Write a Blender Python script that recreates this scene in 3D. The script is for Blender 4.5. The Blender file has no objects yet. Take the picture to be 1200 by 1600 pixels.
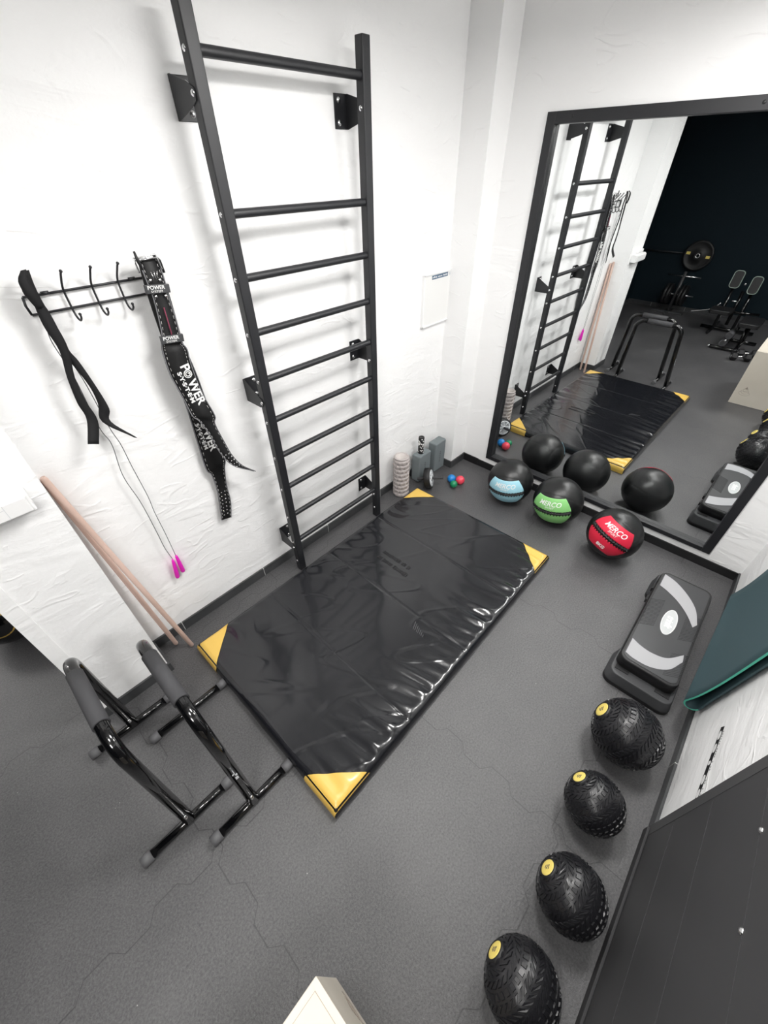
import bpy, bmesh, math, random
from mathutils import Vector, Matrix, noise, Euler
random.seed(7)
C = bpy.context.scene.collection
SC = bpy.context.scene
PI = math.pi

# ------------------------------------------------------------------ camera
cam_d = bpy.data.cameras.new('camera'); cam = bpy.data.objects.new('camera', cam_d); C.objects.link(cam)
cam_d.sensor_fit = 'VERTICAL'; cam_d.sensor_height = 36.0
cam_d.lens = 632.916 / 1600 * 36.0
cam_d.clip_start = 0.02
RB = Matrix(((0.6772222941, 0.4858224826, -0.5525816498), (-0.735693865, 0.4357182779, -0.5185596584), (-0.011158015765, 0.757711091, 0.652494751697)))
cam.matrix_world = Matrix.Translation((-3.003, -1.935, 2.217)) @ RB.to_4x4()
SC.camera = cam

# ------------------------------------------------------------------ exposure, world, lamps
SC.view_settings.view_transform = 'Standard'
SC.view_settings.look = 'None'
SC.view_settings.gamma = 1.0
SC.view_settings.exposure = 0.10
SC.view_settings.use_curve_mapping = False
SC.cycles.max_bounces = 10
SC.cycles.diffuse_bounces = 6
SC.cycles.glossy_bounces = 6
SC.cycles.use_denoising = True
w = bpy.data.worlds.new('world'); SC.world = w; w.use_nodes = True
w.node_tree.nodes['Background'].inputs[0].default_value = (0.9, 0.95, 1, 1)
w.node_tree.nodes['Background'].inputs[1].default_value = 0.3

# (x, y, z, size x, size y, power)
LAMPS = [(-1.72, -1.25, 2.76, 0.56, 0.34, 33, 'white ceiling light panel over the floor mat'),
         (-3.30, -1.60, 2.76, 0.50, 0.34, 17, 'white ceiling light panel above the wooden box'),
         (-0.75, -1.95, 2.76, 0.50, 0.34, 21, 'white ceiling light panel close to the big mirror'),
         (-4.30, 3.10, 2.76, 0.60, 0.60, 30, 'white ceiling light panel in the bay behind the pillar'),
         (-4.50, -2.70, 2.76, 0.80, 0.80, 42, 'added white fill light panel over the dark training area')]  # fill panel added to brighten the pillar and the lower back wall
for lx, ly, lz, sx, sy, pw, lb in LAMPS:
    ld = bpy.data.lights.new('lamp', 'AREA'); ld.shape = 'RECTANGLE'; ld.size = sx; ld.size_y = sy; ld.energy = pw
    ld.color = (1.0, 0.985, 0.965)
    lo = bpy.data.objects.new('lamp', ld); C.objects.link(lo); lo.location = (lx, ly, lz - 0.012)

# ------------------------------------------------------------------ materials
def mat(name, col, rough=0.5, metal=0.0, bump=None, spec=0.5, coat=0.0, noise_col=None, emit=None, alpha=None):
    m = bpy.data.materials.new(name); m.use_nodes = True
    nt = m.node_tree; b = nt.nodes['Principled BSDF']
    b.inputs['Base Color'].default_value = (*col, 1)
    b.inputs['Roughness'].default_value = rough
    b.inputs['Metallic'].default_value = metal
    b.inputs['Specular IOR Level'].default_value = spec
    b.inputs['Coat Weight'].default_value = coat
    b.inputs['Coat Roughness'].default_value = 0.08
    if emit: b.inputs['Emission Color'].default_value = (*col, 1); b.inputs['Emission Strength'].default_value = emit
    tc = None
    if bump or noise_col:
        tc = nt.nodes.new('ShaderNodeTexCoord')
    if bump:
        sc, st, dist = bump
        n = nt.nodes.new('ShaderNodeTexNoise'); n.inputs['Scale'].default_value = sc; n.inputs['Detail'].default_value = 5
        nt.links.new(tc.outputs['Object'], n.inputs['Vector'])
        bp = nt.nodes.new('ShaderNodeBump'); bp.inputs['Strength'].default_value = st; bp.inputs['Distance'].default_value = dist
        nt.links.new(n.outputs['Fac'], bp.inputs['Height']); nt.links.new(bp.outputs['Normal'], b.inputs['Normal'])
    if noise_col:
        sc, c2, lo, hi = noise_col
        n = nt.nodes.new('ShaderNodeTexNoise'); n.inputs['Scale'].default_value = sc; n.inputs['Detail'].default_value = 6
        nt.links.new(tc.outputs['Object'], n.inputs['Vector'])
        r = nt.nodes.new('ShaderNodeMapRange'); r.inputs[1].default_value = lo; r.inputs[2].default_value = hi
        nt.links.new(n.outputs['Fac'], r.inputs[0])
        mx = nt.nodes.new('ShaderNodeMix'); mx.data_type = 'RGBA'
        mx.inputs[6].default_value = (*col, 1); mx.inputs[7].default_value = (*c2, 1)
        nt.links.new(r.outputs[0], mx.inputs[0]); nt.links.new(mx.outputs[2], b.inputs['Base Color'])
    return m

def nd(nt, t, **kw):
    n = nt.nodes.new(t)
    for k, v in kw.items(): setattr(n, k, v)
    return n
def mth(nt, op, a, b=None, c=None):
    n = nt.nodes.new('ShaderNodeMath'); n.operation = op
    for i, v in enumerate((a, b, c)):
        if v is None: continue
        if isinstance(v, (int, float)): n.inputs[i].default_value = v
        else: nt.links.new(v, n.inputs[i])
    return n.outputs[0]

def plaster_mat():
    m = mat('white_plaster', (0.88, 0.88, 0.88), 0.7, spec=0.25)
    nt = m.node_tree; b = nt.nodes['Principled BSDF']; L = nt.links.new
    tc = nd(nt, 'ShaderNodeTexCoord')
    mp = nd(nt, 'ShaderNodeMapping'); mp.inputs['Rotation'].default_value = (0.35, 0.5, 0.3); mp.inputs['Scale'].default_value = (1, 1, 2.6)
    L(tc.outputs['Object'], mp.inputs['Vector'])
    n1 = nd(nt, 'ShaderNodeTexNoise'); n1.inputs['Scale'].default_value = 2.2; n1.inputs['Detail'].default_value = 3; n1.inputs['Distortion'].default_value = 1.2
    L(mp.outputs[0], n1.inputs['Vector'])
    # trowel strokes: thin ridges where a warped noise crosses its middle
    n2 = nd(nt, 'ShaderNodeTexNoise'); n2.inputs['Scale'].default_value = 3.4; n2.inputs['Detail'].default_value = 1.5; n2.inputs['Distortion'].default_value = 0.6
    L(mp.outputs[0], n2.inputs['Vector'])
    rid = mth(nt, 'SUBTRACT', 1.0, mth(nt, 'MULTIPLY', mth(nt, 'ABSOLUTE', mth(nt, 'SUBTRACT', n2.outputs['Fac'], 0.5)), 28.0))
    rid = mth(nt, 'MAXIMUM', rid, 0.0)
    n3 = nd(nt, 'ShaderNodeTexNoise'); n3.inputs['Scale'].default_value = 5.0; n3.inputs['Detail'].default_value = 1
    L(tc.outputs['Object'], n3.inputs['Vector'])
    gate = mth(nt, 'GREATER_THAN', n3.outputs['Fac'], 0.54)
    rid = mth(nt, 'MULTIPLY', rid, gate)
    n4 = nd(nt, 'ShaderNodeTexNoise'); n4.inputs['Scale'].default_value = 60; n4.inputs['Detail'].default_value = 4
    L(tc.outputs['Object'], n4.inputs['Vector'])
    n5 = nd(nt, 'ShaderNodeTexNoise'); n5.inputs['Scale'].default_value = 14; n5.inputs['Detail'].default_value = 2; n5.inputs['Distortion'].default_value = 2.0
    L(mp.outputs[0], n5.inputs['Vector'])
    h = mth(nt, 'ADD', mth(nt, 'MULTIPLY', n1.outputs['Fac'], 0.010), mth(nt, 'MULTIPLY', rid, 0.0014))
    h = mth(nt, 'ADD', h, mth(nt, 'MULTIPLY', n4.outputs['Fac'], 0.0006))
    h = mth(nt, 'ADD', h, mth(nt, 'MULTIPLY', n5.outputs['Fac'], 0.0012))
    bp = nd(nt, 'ShaderNodeBump'); bp.inputs['Strength'].default_value = 0.85; bp.inputs['Distance'].default_value = 1.0
    L(h, bp.inputs['Height']); L(bp.outputs['Normal'], b.inputs['Normal'])
    return m

def floor_mat():
    m = mat('black_rubber_tile', (0.05, 0.05, 0.052), 0.47, spec=0.85)
    nt = m.node_tree; b = nt.nodes['Principled BSDF']; L = nt.links.new
    tc = nd(nt, 'ShaderNodeTexCoord'); sp = nd(nt, 'ShaderNodeSeparateXYZ'); L(tc.outputs['Object'], sp.inputs[0])
    X, Y = sp.outputs[0], sp.outputs[1]
    T = 1.04
    def seam(u, v, u0):
        s = mth(nt, 'SINE', mth(nt, 'MULTIPLY', v, 2 * PI / 0.26))
        s = mth(nt, 'MULTIPLY', mth(nt, 'MAXIMUM', mth(nt, 'MINIMUM', mth(nt, 'MULTIPLY', s, 2.2), 1.0), -1.0), 0.022)
        q = mth(nt, 'DIVIDE', mth(nt, 'ADD', mth(nt, 'SUBTRACT', u, u0), s), T)
        f = mth(nt, 'SUBTRACT', mth(nt, 'FRACT', mth(nt, 'ADD', q, 100.5)), 0.5)
        return mth(nt, 'LESS_THAN', mth(nt, 'MULTIPLY', mth(nt, 'ABSOLUTE', f), T), 0.0023)
    sm = mth(nt, 'MAXIMUM', seam(X, Y, -2.19), seam(Y, X, -1.14))
    n = nd(nt, 'ShaderNodeTexNoise'); n.inputs['Scale'].default_value = 120; n.inputs['Detail'].default_value = 5; n.inputs['Roughness'].default_value = 0.7; L(tc.outputs['Object'], n.inputs['Vector'])
    n2 = nd(nt, 'ShaderNodeTexNoise'); n2.inputs['Scale'].default_value = 2.0; n2.inputs['Detail'].default_value = 8; n2.inputs['Roughness'].default_value = 0.65; L(tc.outputs['Object'], n2.inputs['Vector'])
    fac = mth(nt, 'ADD', mth(nt, 'MULTIPLY', mth(nt, 'SUBTRACT', n.outputs['Fac'], 0.5), 2.2), mth(nt, 'MULTIPLY', n2.outputs['Fac'], 0.8))
    mx = nd(nt, 'ShaderNodeMix', data_type='RGBA'); mx.inputs[6].default_value = (0.030, 0.030, 0.033, 1); mx.inputs[7].default_value = (0.118, 0.116, 0.118, 1)
    L(fac, mx.inputs[0])
    mx2 = nd(nt, 'ShaderNodeMix', data_type='RGBA'); mx2.inputs[7].default_value = (0.018, 0.018, 0.019, 1)
    L(mth(nt, 'MULTIPLY', sm, 0.75), mx2.inputs[0]); L(mx.outputs[2], mx2.inputs[6]); 
    # pale crumbs
    v = nd(nt, 'ShaderNodeTexVoronoi'); v.inputs['Scale'].default_value = 9; v.inputs['Randomness'].default_value = 1; L(tc.outputs['Object'], v.inputs['Vector'])
    crumb = mth(nt, 'LESS_THAN', v.outputs['Distance'], 0.016)
    mx3 = nd(nt, 'ShaderNodeMix', data_type='RGBA'); mx3.inputs[7].default_value = (0.5, 0.49, 0.47, 1)
    L(mth(nt, 'MULTIPLY', crumb, 0.8), mx3.inputs[0]); L(mx2.outputs[2], mx3.inputs[6]); L(mx3.outputs[2], b.inputs['Base Color'])
    bp = nd(nt, 'ShaderNodeBump'); bp.inputs['Strength'].default_value = 0.55; bp.inputs['Distance'].default_value = 0.004
    L(mth(nt, 'SUBTRACT', mth(nt, 'ADD', n.outputs['Fac'], mth(nt, 'MULTIPLY', n2.outputs['Fac'], 1.0)), mth(nt, 'MULTIPLY', sm, 0.8)), bp.inputs['Height']); L(bp.outputs['Normal'], b.inputs['Normal'])
    return m

def skirting_mat():
    m = mat('dark_tile', (0.035, 0.036, 0.038), 0.35, spec=0.5)
    nt = m.node_tree; b = nt.nodes['Principled BSDF']; L = nt.links.new
    tc = nd(nt, 'ShaderNodeTexCoord'); sp = nd(nt, 'ShaderNodeSeparateXYZ'); L(tc.outputs['Object'], sp.inputs[0])
    def line(u, o):
        f = mth(nt, 'FRACT', mth(nt, 'DIVIDE', mth(nt, 'ADD', u, o), 0.6)); return mth(nt, 'LESS_THAN', f, 0.006)
    sm = mth(nt, 'MAXIMUM', line(sp.outputs[0], 102.31 + 0.09), line(sp.outputs[1], 101.557 + 0.1))
    n2 = nd(nt, 'ShaderNodeTexNoise'); n2.inputs['Scale'].default_value = 9; n2.inputs['Detail'].default_value = 6; L(tc.outputs['Object'], n2.inputs['Vector'])
    mx = nd(nt, 'ShaderNodeMix', data_type='RGBA'); mx.inputs[6].default_value = (0.022, 0.023, 0.025, 1); mx.inputs[7].default_value = (0.07, 0.072, 0.075, 1); L(n2.outputs['Fac'], mx.inputs[0])
    mx2 = nd(nt, 'ShaderNodeMix', data_type='RGBA'); mx2.inputs[7].default_value = (0.55, 0.55, 0.54, 1); L(sm, mx2.inputs[0]); L(mx.outputs[2], mx2.inputs[6]); L(mx2.outputs[2], b.inputs['Base Color'])
    return m

PLASTER = plaster_mat(); FLOOR = floor_mat(); TILE = skirting_mat()
NAVY = mat('navy_wall_paint', (0.004, 0.011, 0.016), 0.75, spec=0.2)
CEIL = mat('ceiling_paint', (0.78, 0.78, 0.77), 0.8)
STEEL = mat('black_powder_coat', (0.013, 0.0135, 0.016), 0.42, bump=(400, 0.12, 0.001))
BLACKGLOSS = mat('gloss_black_enamel', (0.003, 0.003, 0.0035), 0.10, coat=0.3)
CHROME = mat('zinc_bolt', (0.75, 0.75, 0.76), 0.22, 1.0)
BLACKRUB = mat('black_rubber', (0.008, 0.008, 0.009), 0.5)
FOAM = mat('grey_foam', (0.050, 0.050, 0.054), 0.8, bump=(300, 0.3, 0.001))
CAP = mat('grey_rubber_cap', (0.10, 0.10, 0.105), 0.55)
VINYL = mat('black_vinyl', (0.009, 0.0095, 0.012), 0.21, coat=0.4, bump=(22, 0.12, 0.004))
YELLOW = mat('yellow_vinyl', (0.72, 0.47, 0.10), 0.32, coat=0.2)
LEATHER = mat('black_leatherette', (0.007, 0.0075, 0.008), 0.38, bump=(90, 0.25, 0.002))
SLAM = mat('slam_rubber', (0.010, 0.010, 0.012), 0.33, bump=(150, 0.15, 0.001))
BADGE = mat('badge_yellow', (0.78, 0.62, 0.16), 0.5)
WHITE = mat('white_print', (0.85, 0.85, 0.84), 0.6)
WHITEPL = mat('white_plastic', (0.84, 0.84, 0.84), 0.35)
SOFTGREY = mat('grey_plastic', (0.045, 0.046, 0.049), 0.45)
CRES = mat('silver_grey_rubber', (0.40, 0.40, 0.415), 0.55)
OVAL = mat('pale_grey_badge', (0.55, 0.565, 0.57), 0.45)
CLOTH = mat('black_webbing', (0.004, 0.004, 0.005), 0.8, bump=(500, 0.3, 0.001))
BELTM = mat('black_belt_leather', (0.004, 0.004, 0.0045), 0.6, bump=(120, 0.2, 0.001))
EDGE = mat('grey_belt_edge', (0.17, 0.17, 0.18), 0.6)
REDM = mat('dark_red_thread', (0.22, 0.03, 0.07), 0.7)
PINK = mat('magenta_plastic', (0.80, 0.02, 0.52), 0.35)
CORD = mat('grey_wire', (0.07, 0.07, 0.075), 0.4)
WOOD = mat('pale_rose_wood', (0.56, 0.40, 0.335), 0.55, noise_col=(6, (0.66, 0.48, 0.41), 0.3, 0.7))
PLY = mat('birch_plywood', (0.60, 0.55, 0.47), 0.5, noise_col=(3.5, (0.67, 0.62, 0.54), 0.3, 0.7))
PLYE = mat('plywood_edge', (0.36, 0.30, 0.24), 0.6)
STAMP = mat('burnt_stamp', (0.10, 0.08, 0.07), 0.7)
STAMPL = mat('faint_stamp', (0.28, 0.24, 0.20), 0.7)
TEAL = mat('dark_teal_foam', (0.040, 0.080, 0.092), 0.7, bump=(260, 0.3, 0.001))
MINT = mat('mint_foam_edge', (0.10, 0.58, 0.42), 0.65)
ROLLER = mat('grey_foam_roller', (0.42, 0.38, 0.37), 0.6)
BLOCKM = mat('blue_grey_cork', (0.16, 0.185, 0.195), 0.8, bump=(200, 0.3, 0.001))
SILVER = mat('silver_plastic', (0.62, 0.64, 0.66), 0.35)
PANELM = mat('charcoal_board', (0.052, 0.052, 0.054), 0.5, bump=(40, 0.1, 0.001))
PANELD = mat('dark_groove', (0.030, 0.030, 0.032), 0.7)
PANELL = mat('board_border', (0.066, 0.066, 0.068), 0.5)
BLUEB = mat('blue_rubber', (0.01, 0.20, 0.55), 0.35)
REDB = mat('coral_rubber', (0.78, 0.06, 0.10), 0.35)
GREENB = mat('green_rubber', (0.01, 0.23, 0.10), 0.35)
PATCH_B = mat('light_blue_patch', (0.36, 0.66, 0.78), 0.5)
PATCH_G = mat('light_green_patch', (0.25, 0.60, 0.20), 0.5)
PATCH_R = mat('red_patch', (0.66, 0.015, 0.05), 0.5)
BOARDM = mat('white_board_face', (0.80, 0.80, 0.79), 0.4)
HEADER = mat('slate_blue_print', (0.10, 0.16, 0.24), 0.5)
LINEM = mat('pale_piping', (0.34, 0.42, 0.36), 0.5)
LAMPM = mat('lit_diffuser', (1.0, 0.98, 0.95), 0.5, emit=6.0)
MIRROR = mat('mirror_glass', (0.90, 0.92, 0.92), 0.0, 1.0)

# ------------------------------------------------------------------ mesh helpers
def Rz(a): return Matrix.Rotation(a, 3, 'Z')
def box(bm, c, s, R=None, mi=0):
    c = Vector(c); vs = []
    for dx in (-.5, .5):
        for dy in (-.5, .5):
            for dz in (-.5, .5):
                v = Vector((dx * s[0], dy * s[1], dz * s[2]))
                if R is not None: v = R @ v
                vs.append(bm.verts.new(c + v))
    for f in ((0, 1, 3, 2), (4, 6, 7, 5), (0, 4, 5, 1), (2, 3, 7, 6), (0, 2, 6, 4), (1, 5, 7, 3)):
        fc = bm.faces.new([vs[i] for i in f]); fc.material_index = mi
    return vs
def bxr(bm, x0, x1, y0, y1, z0, z1, mi=0):
    return box(bm, ((x0 + x1) / 2, (y0 + y1) / 2, (z0 + z1) / 2), (abs(x1 - x0), abs(y1 - y0), abs(z1 - z0)), None, mi)
def frame_of(d):
    d = Vector(d).normalized(); a = Vector((0, 0, 1)) if abs(d.z) < .9 else Vector((1, 0, 0))
    u = d.cross(a).normalized(); return u, d.cross(u).normalized(), d
def tube(bm, pts, r, n=12, cap=True, mi=0, smooth=True, closed=False):
    pts = [Vector(p) for p in pts]; rs = r if isinstance(r, (list, tuple)) else [r] * len(pts)
    rings = []; N = len(pts); u = None
    for i, p in enumerate(pts):
        if closed: t = pts[(i + 1) % N] - pts[i - 1]
        elif i == 0: t = pts[1] - p
        elif i == N - 1: t = p - pts[i - 1]
        else: t = (pts[i + 1] - p).normalized() + (p - pts[i - 1]).normalized()
        t.normalize()
        if u is None: u = frame_of(t)[0]
        u = (u - t * u.dot(t)).normalized(); v = t.cross(u)
        rings.append([bm.verts.new(p + (u * math.cos(a) + v * math.sin(a)) * rs[i]) for a in [2 * PI * k / n for k in range(n)]])
    for i in range(N if closed else N - 1):
        a, b = rings[i], rings[(i + 1) % N]
        for k in range(n):
            f = bm.faces.new((a[k], a[(k + 1) % n], b[(k + 1) % n], b[k])); f.smooth = smooth; f.material_index = mi
    if cap and not closed:
        f = bm.faces.new(rings[0][::-1]); f.material_index = mi
        f = bm.faces.new(rings[-1]); f.material_index = mi
def lathe(bm, prof, c=(0, 0, 0), axis=(0, 0, 1), n=32, mi=0, smooth=True):
    u, v, d = frame_of(axis); c = Vector(c); rings = []
    for r, h in prof:
        if r < 1e-6: rings.append([bm.verts.new(c + d * h)])
        else: rings.append([bm.verts.new(c + d * h + (u * math.cos(2 * PI * k / n) + v * math.sin(2 * PI * k / n)) * r) for k in range(n)])
    for a, b in zip(rings, rings[1:]):
        for k in range(n):
            k2 = (k + 1) % n
            if len(a) == 1 and len(b) == 1: continue
            if len(a) == 1: vs = (a[0], b[k2], b[k])
            elif len(b) == 1: vs = (a[k], a[k2], b[0])
            else: vs = (a[k], a[k2], b[k2], b[k])
            f = bm.faces.new(vs); f.smooth = smooth; f.material_index = mi
def prism(bm, poly, o, u, v, n, t, mi=0, smooth_side=False, mi_side=None):
    o, u, v, n = Vector(o), Vector(u), Vector(v), Vector(n)
    a = [bm.verts.new(o + u * x + v * y) for x, y in poly]; b = [bm.verts.new(o + u * x + v * y + n * t) for x, y in poly]
    f = bm.faces.new(a[::-1]); f.material_index = mi
    f = bm.faces.new(b); f.material_index = mi
    for i in range(len(poly)):
        j = (i + 1) % len(poly); f = bm.faces.new((a[i], a[j], b[j], b[i])); f.material_index = mi if mi_side is None else mi_side; f.smooth = smooth_side
def rrect(w, h, r, n=6):
    out = []
    for cx, cy, a0 in ((w / 2 - r, h / 2 - r, 0), (-w / 2 + r, h / 2 - r, 90), (-w / 2 + r, -h / 2 + r, 180), (w / 2 - r, -h / 2 + r, 270)):
        for k in range(n + 1):
            a = math.radians(a0 + 90 * k / n); out.append((cx + r * math.cos(a), cy + r * math.sin(a)))
    return out
def sphere(bm, c, r, nu=48, nv=32, fn=None, mi=0):
    c = Vector(c); rings = []
    for i in range(nv + 1):
        th = PI * i / nv; row = []
        for k in range(1 if i in (0, nv) else nu):
            ph = 2 * PI * k / nu; d = Vector((math.sin(th) * math.cos(ph), math.sin(th) * math.sin(ph), math.cos(th)))
            row.append(bm.verts.new(c + d * (r * (fn(d) if fn else 1))))
        rings.append(row)
    for a, b in zip(rings, rings[1:]):
        for k in range(nu):
            k2 = (k + 1) % nu
            if len(a) == 1: vs = (a[0], b[k], b[k2])
            elif len(b) == 1: vs = (a[k], b[0], a[k2])
            else: vs = (a[k], b[k], b[k2], a[k2])
            f = bm.faces.new(vs); f.smooth = True; f.material_index = mi
def cr(pts, n=6):
    """Catmull-Rom through a list of tuples"""
    P = [Vector(p) for p in pts]; P = [P[0] * 2 - P[1]] + P + [P[-1] * 2 - P[-2]]; out = []
    for i in range(1, len(P) - 2):
        for k in range(n):
            t = k / n; a, b, c, d = P[i - 1], P[i], P[i + 1], P[i + 2]
            out.append(0.5 * ((2 * b) + (c - a) * t + (2 * a - 5 * b + 4 * c - d) * t * t + (3 * b - a - 3 * c + d) * t ** 3))
    out.append(P[-2]); return out

def obj(name, bm, m, parent=None, bevel=0, local=False, label=None, seg=2):
    me = bpy.data.meshes.new(name)
    bmesh.ops.recalc_face_normals(bm, faces=bm.faces[:])
    bm.to_mesh(me); bm.free()
    for x in (m if isinstance(m, (list, tuple)) else [m]): me.materials.append(x)
    o = bpy.data.objects.new(name, me); C.objects.link(o)
    if parent is not None:
        o.parent = parent
        if not local:
            q = parent; off = Vector((0, 0, 0))
            while q is not None: off += q.location; q = q.parent
            me.transform(Matrix.Translation(-off))
    if bevel:
        b = o.modifiers.new('bevel', 'BEVEL'); b.width = bevel; b.segments = seg; b.limit_method = 'ANGLE'; b.angle_limit = math.radians(40)
    if label: o['label'] = label
    return o
def tag(o, label, cat, group=None):
    o['label'] = label; o['category'] = cat
    if group: o['group'] = group
    return o
def thing(name, label, cat, loc=(0, 0, 0), group=None):
    o = bpy.data.objects.new(name, None); C.objects.link(o); o.location = loc; o.empty_display_size = 0.05
    return tag(o, label, cat, group)
def struct(name, bm, m, bevel=0):
    o = obj(name, bm, m, None, bevel); o['kind'] = 'structure'; return o
def text_mesh(txt, size, shear=0.0, bold=0.0, depth=0.0006, space=1.0):
    """lettering as a mesh in the XY plane, centred on the origin"""
    cu = bpy.data.curves.new('t', 'FONT'); cu.body = txt; cu.size = size; cu.shear = shear; cu.offset = bold; cu.extrude = depth
    cu.align_x = 'CENTER'; cu.align_y = 'CENTER'; cu.resolution_u = 3; cu.space_character = space
    o = bpy.data.objects.new('t', cu); C.objects.link(o)
    dg = bpy.context.evaluated_depsgraph_get(); me = bpy.data.meshes.new_from_object(o.evaluated_get(dg))
    bpy.data.objects.remove(o); return me
def text_obj(name, txt, size, o, u, v, m, parent, shear=0, bold=0, sx=1.0, wrap=None, space=1.0):
    me = text_mesh(txt, size, shear, bold, space=space); o, u, v = Vector(o), Vector(u).normalized(), Vector(v).normalized(); n = u.cross(v)
    for vt in me.vertices:
        p = vt.co.copy()
        vt.co = wrap(p) if wrap else o + u * p.x * sx + v * p.y + n * p.z
    me.materials.clear(); me.materials.append(m); me.name = name
    ob = bpy.data.objects.new(name, me); C.objects.link(ob); ob.parent = parent
    q = parent; off = Vector((0, 0, 0))
    while q is not None: off += q.location; q = q.parent
    me.transform(Matrix.Translation(-off)); return ob
def bolts(name, lst, m, parent):
    for p, n, r_, h_ in lst:
        bm = bmesh.new(); bolt(bm, p, n, r_, h_); obj(name, bm, m, parent)
def bolt(bm, p, n, r=0.008, h=0.005):
    lathe(bm, [(r * 1.25, 0), (r * 1.25, h * .35), (r, h * .5), (r * .75, h), (0, h * 1.1)], p, n, 12)

# ------------------------------------------------------------------ the setting
YW3 = -2.478; HB = 0.071; CH = 3.25; WY = 0.0145
bm = bmesh.new(); bxr(bm, -7.3, 0.3, -6.2, 4.0, -0.06, 0); struct('floor', bm, FLOOR)
bm = bmesh.new(); bxr(bm, -7.3, 0.3, -6.2, 4.0, CH, CH + .06); struct('ceiling', bm, CEIL)
bm = bmesh.new(); bxr(bm, -2.982, 0.1, 0, 0.12, 0, CH); struct('wall_back', bm, PLASTER)
bm = bmesh.new(); bxr(bm, -3.333, -2.982, -0.203, 3.9, 0, CH); struct('wall_pillar', bm, PLASTER)
bm = bmesh.new(); bxr(bm, -0.217, 0.02, -0.202, 0.0, 0, CH); struct('wall_corner', bm, PLASTER)
# mirror wall with a shallow recess for the mirror, slightly out of square
MY0, MY1, MZ0, MZ1 = -0.447, -2.269, 0.118, 2.426
def wquad(bm, y0, y1, z0, z1, x0=0.0, x1=0.12):
    vs = [bm.verts.new((x + WY * y, y, z)) for x in (x0, x1) for y in (y0, y1) for z in (z0, z1)]
    for f in ((0, 1, 3, 2), (4, 6, 7, 5), (0, 4, 5, 1), (2, 3, 7, 6), (0, 2, 6, 4), (1, 5, 7, 3)): bm.faces.new([vs[i] for i in f])
bm = bmesh.new()
wquad(bm, 0.1, MY0 - .01, 0, CH); wquad(bm, MY1 + .01, -2.6, 0, CH); wquad(bm, MY0 - .01, MY1 + .01, 0, MZ0 + .01); wquad(bm, MY0 - .01, MY1 + .01, MZ1 - .01, CH)
wquad(bm, MY0 - .01, MY1 + .01, MZ0, MZ1, 0.034, 0.12)
struct('wall_mirror', bm, PLASTER)
bm = bmesh.new(); bxr(bm, -3.9, 0.1, YW3, YW3 - .14, 0, CH); struct('wall_right', bm, PLASTER)
bm = bmesh.new(); bxr(bm, -7.2, -7.02, -6.2, 0.9, 0, CH); bxr(bm, -7.2, -5.0, 0.78, 0.9, 0, CH); struct('wall_far', bm, NAVY)
bm = bmesh.new(); bxr(bm, -7.2, -3.9, -6.2, -6.0, 0, CH); bxr(bm, -3.9, -3.78, -6.2, YW3, 0, CH); struct('wall_near', bm, NAVY)
bm = bmesh.new(); bxr(bm, -5.12, -5.0, 0.9, 4.0, 0, CH); bxr(bm, -5.1, -3.2, 3.8, 4.0, 0, CH); struct('wall_bay', bm, PLASTER)
t = 0.012
def skirt(name, rects):
    bm = bmesh.new()
    for r in rects: bxr(bm, *r, 0, HB)
    return struct(name, bm, TILE, 0.0015)
skirt('baseboard_back', [(-2.982 + t, -0.217 - t, -t, 0)])
skirt('baseboard_pillar', [(-3.333 - t, -2.982 + t, -0.203 - t, -0.203), (-2.982, -2.982 + t, -0.203, 0), (-3.333 - t, -3.333, -0.203, 3.8)])
skirt('baseboard_corner', [(-0.217 - t, -0.217, -0.202 - t, 0), (-0.217, 0, -0.202 - t, -0.202)])
bm = bmesh.new(); wquad(bm, -0.2, -.37, 0, HB, -t, 0); wquad(bm, -.37, YW3, 0, HB - .004, -t + .002, 0); struct('baseboard_mirror', bm, mat('black_tile', (0.010, 0.010, 0.011), 0.4), 0.0015)
skirt('baseboard_right', [(-1.918, 0, YW3, YW3 + t)])
skirt('baseboard_far', [(-7.02, -7.02 + t, -6, 0.78), (-7.02, -5.0, 0.78 - t, 0.78)])
# door jamb strips on the end of the pillar
bm = bmesh.new(); bxr(bm, -3.333, -3.275, -0.208, -0.203, HB, CH); struct('trim_1', bm, PLASTER, 0.0015)

# ------------------------------------------------------------------ ceiling lamps (bodies)
for lx, ly, lz, sx, sy, pw, lb in LAMPS:
    tl = thing('ceiling_light', lb, 'light', (lx, ly, CH))
    bm = bmesh.new()
    for a, b2, c2, d2 in ((-sx / 2 - .02, sx / 2 + .02, -sy / 2 - .02, -sy / 2), (-sx / 2 - .02, sx / 2 + .02, sy / 2, sy / 2 + .02), (-sx / 2 - .02, -sx / 2, -sy / 2, sy / 2), (sx / 2, sx / 2 + .02, -sy / 2, sy / 2)):
        bxr(bm, lx + a, lx + b2, ly + c2, ly + d2, lz - .008, lz + .035)
    obj('frame', bm, WHITEPL, tl)
    for ax_, ay_ in ((-.8, -.8), (-.8, .8), (.8, -.8), (.8, .8)):
        bm = bmesh.new(); tube(bm, [(lx + ax_ * sx / 2, ly + ay_ * sy / 2, lz + .03), (lx + ax_ * sx / 2, ly + ay_ * sy / 2, CH)], .003, 6); obj('suspension_cord', bm, CHROME, tl)
    bm = bmesh.new(); bxr(bm, lx - sx / 2, lx + sx / 2, ly - sy / 2, ly + sy / 2, lz + .01, lz + .02); obj('diffuser', bm, LAMPM, tl)

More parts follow.
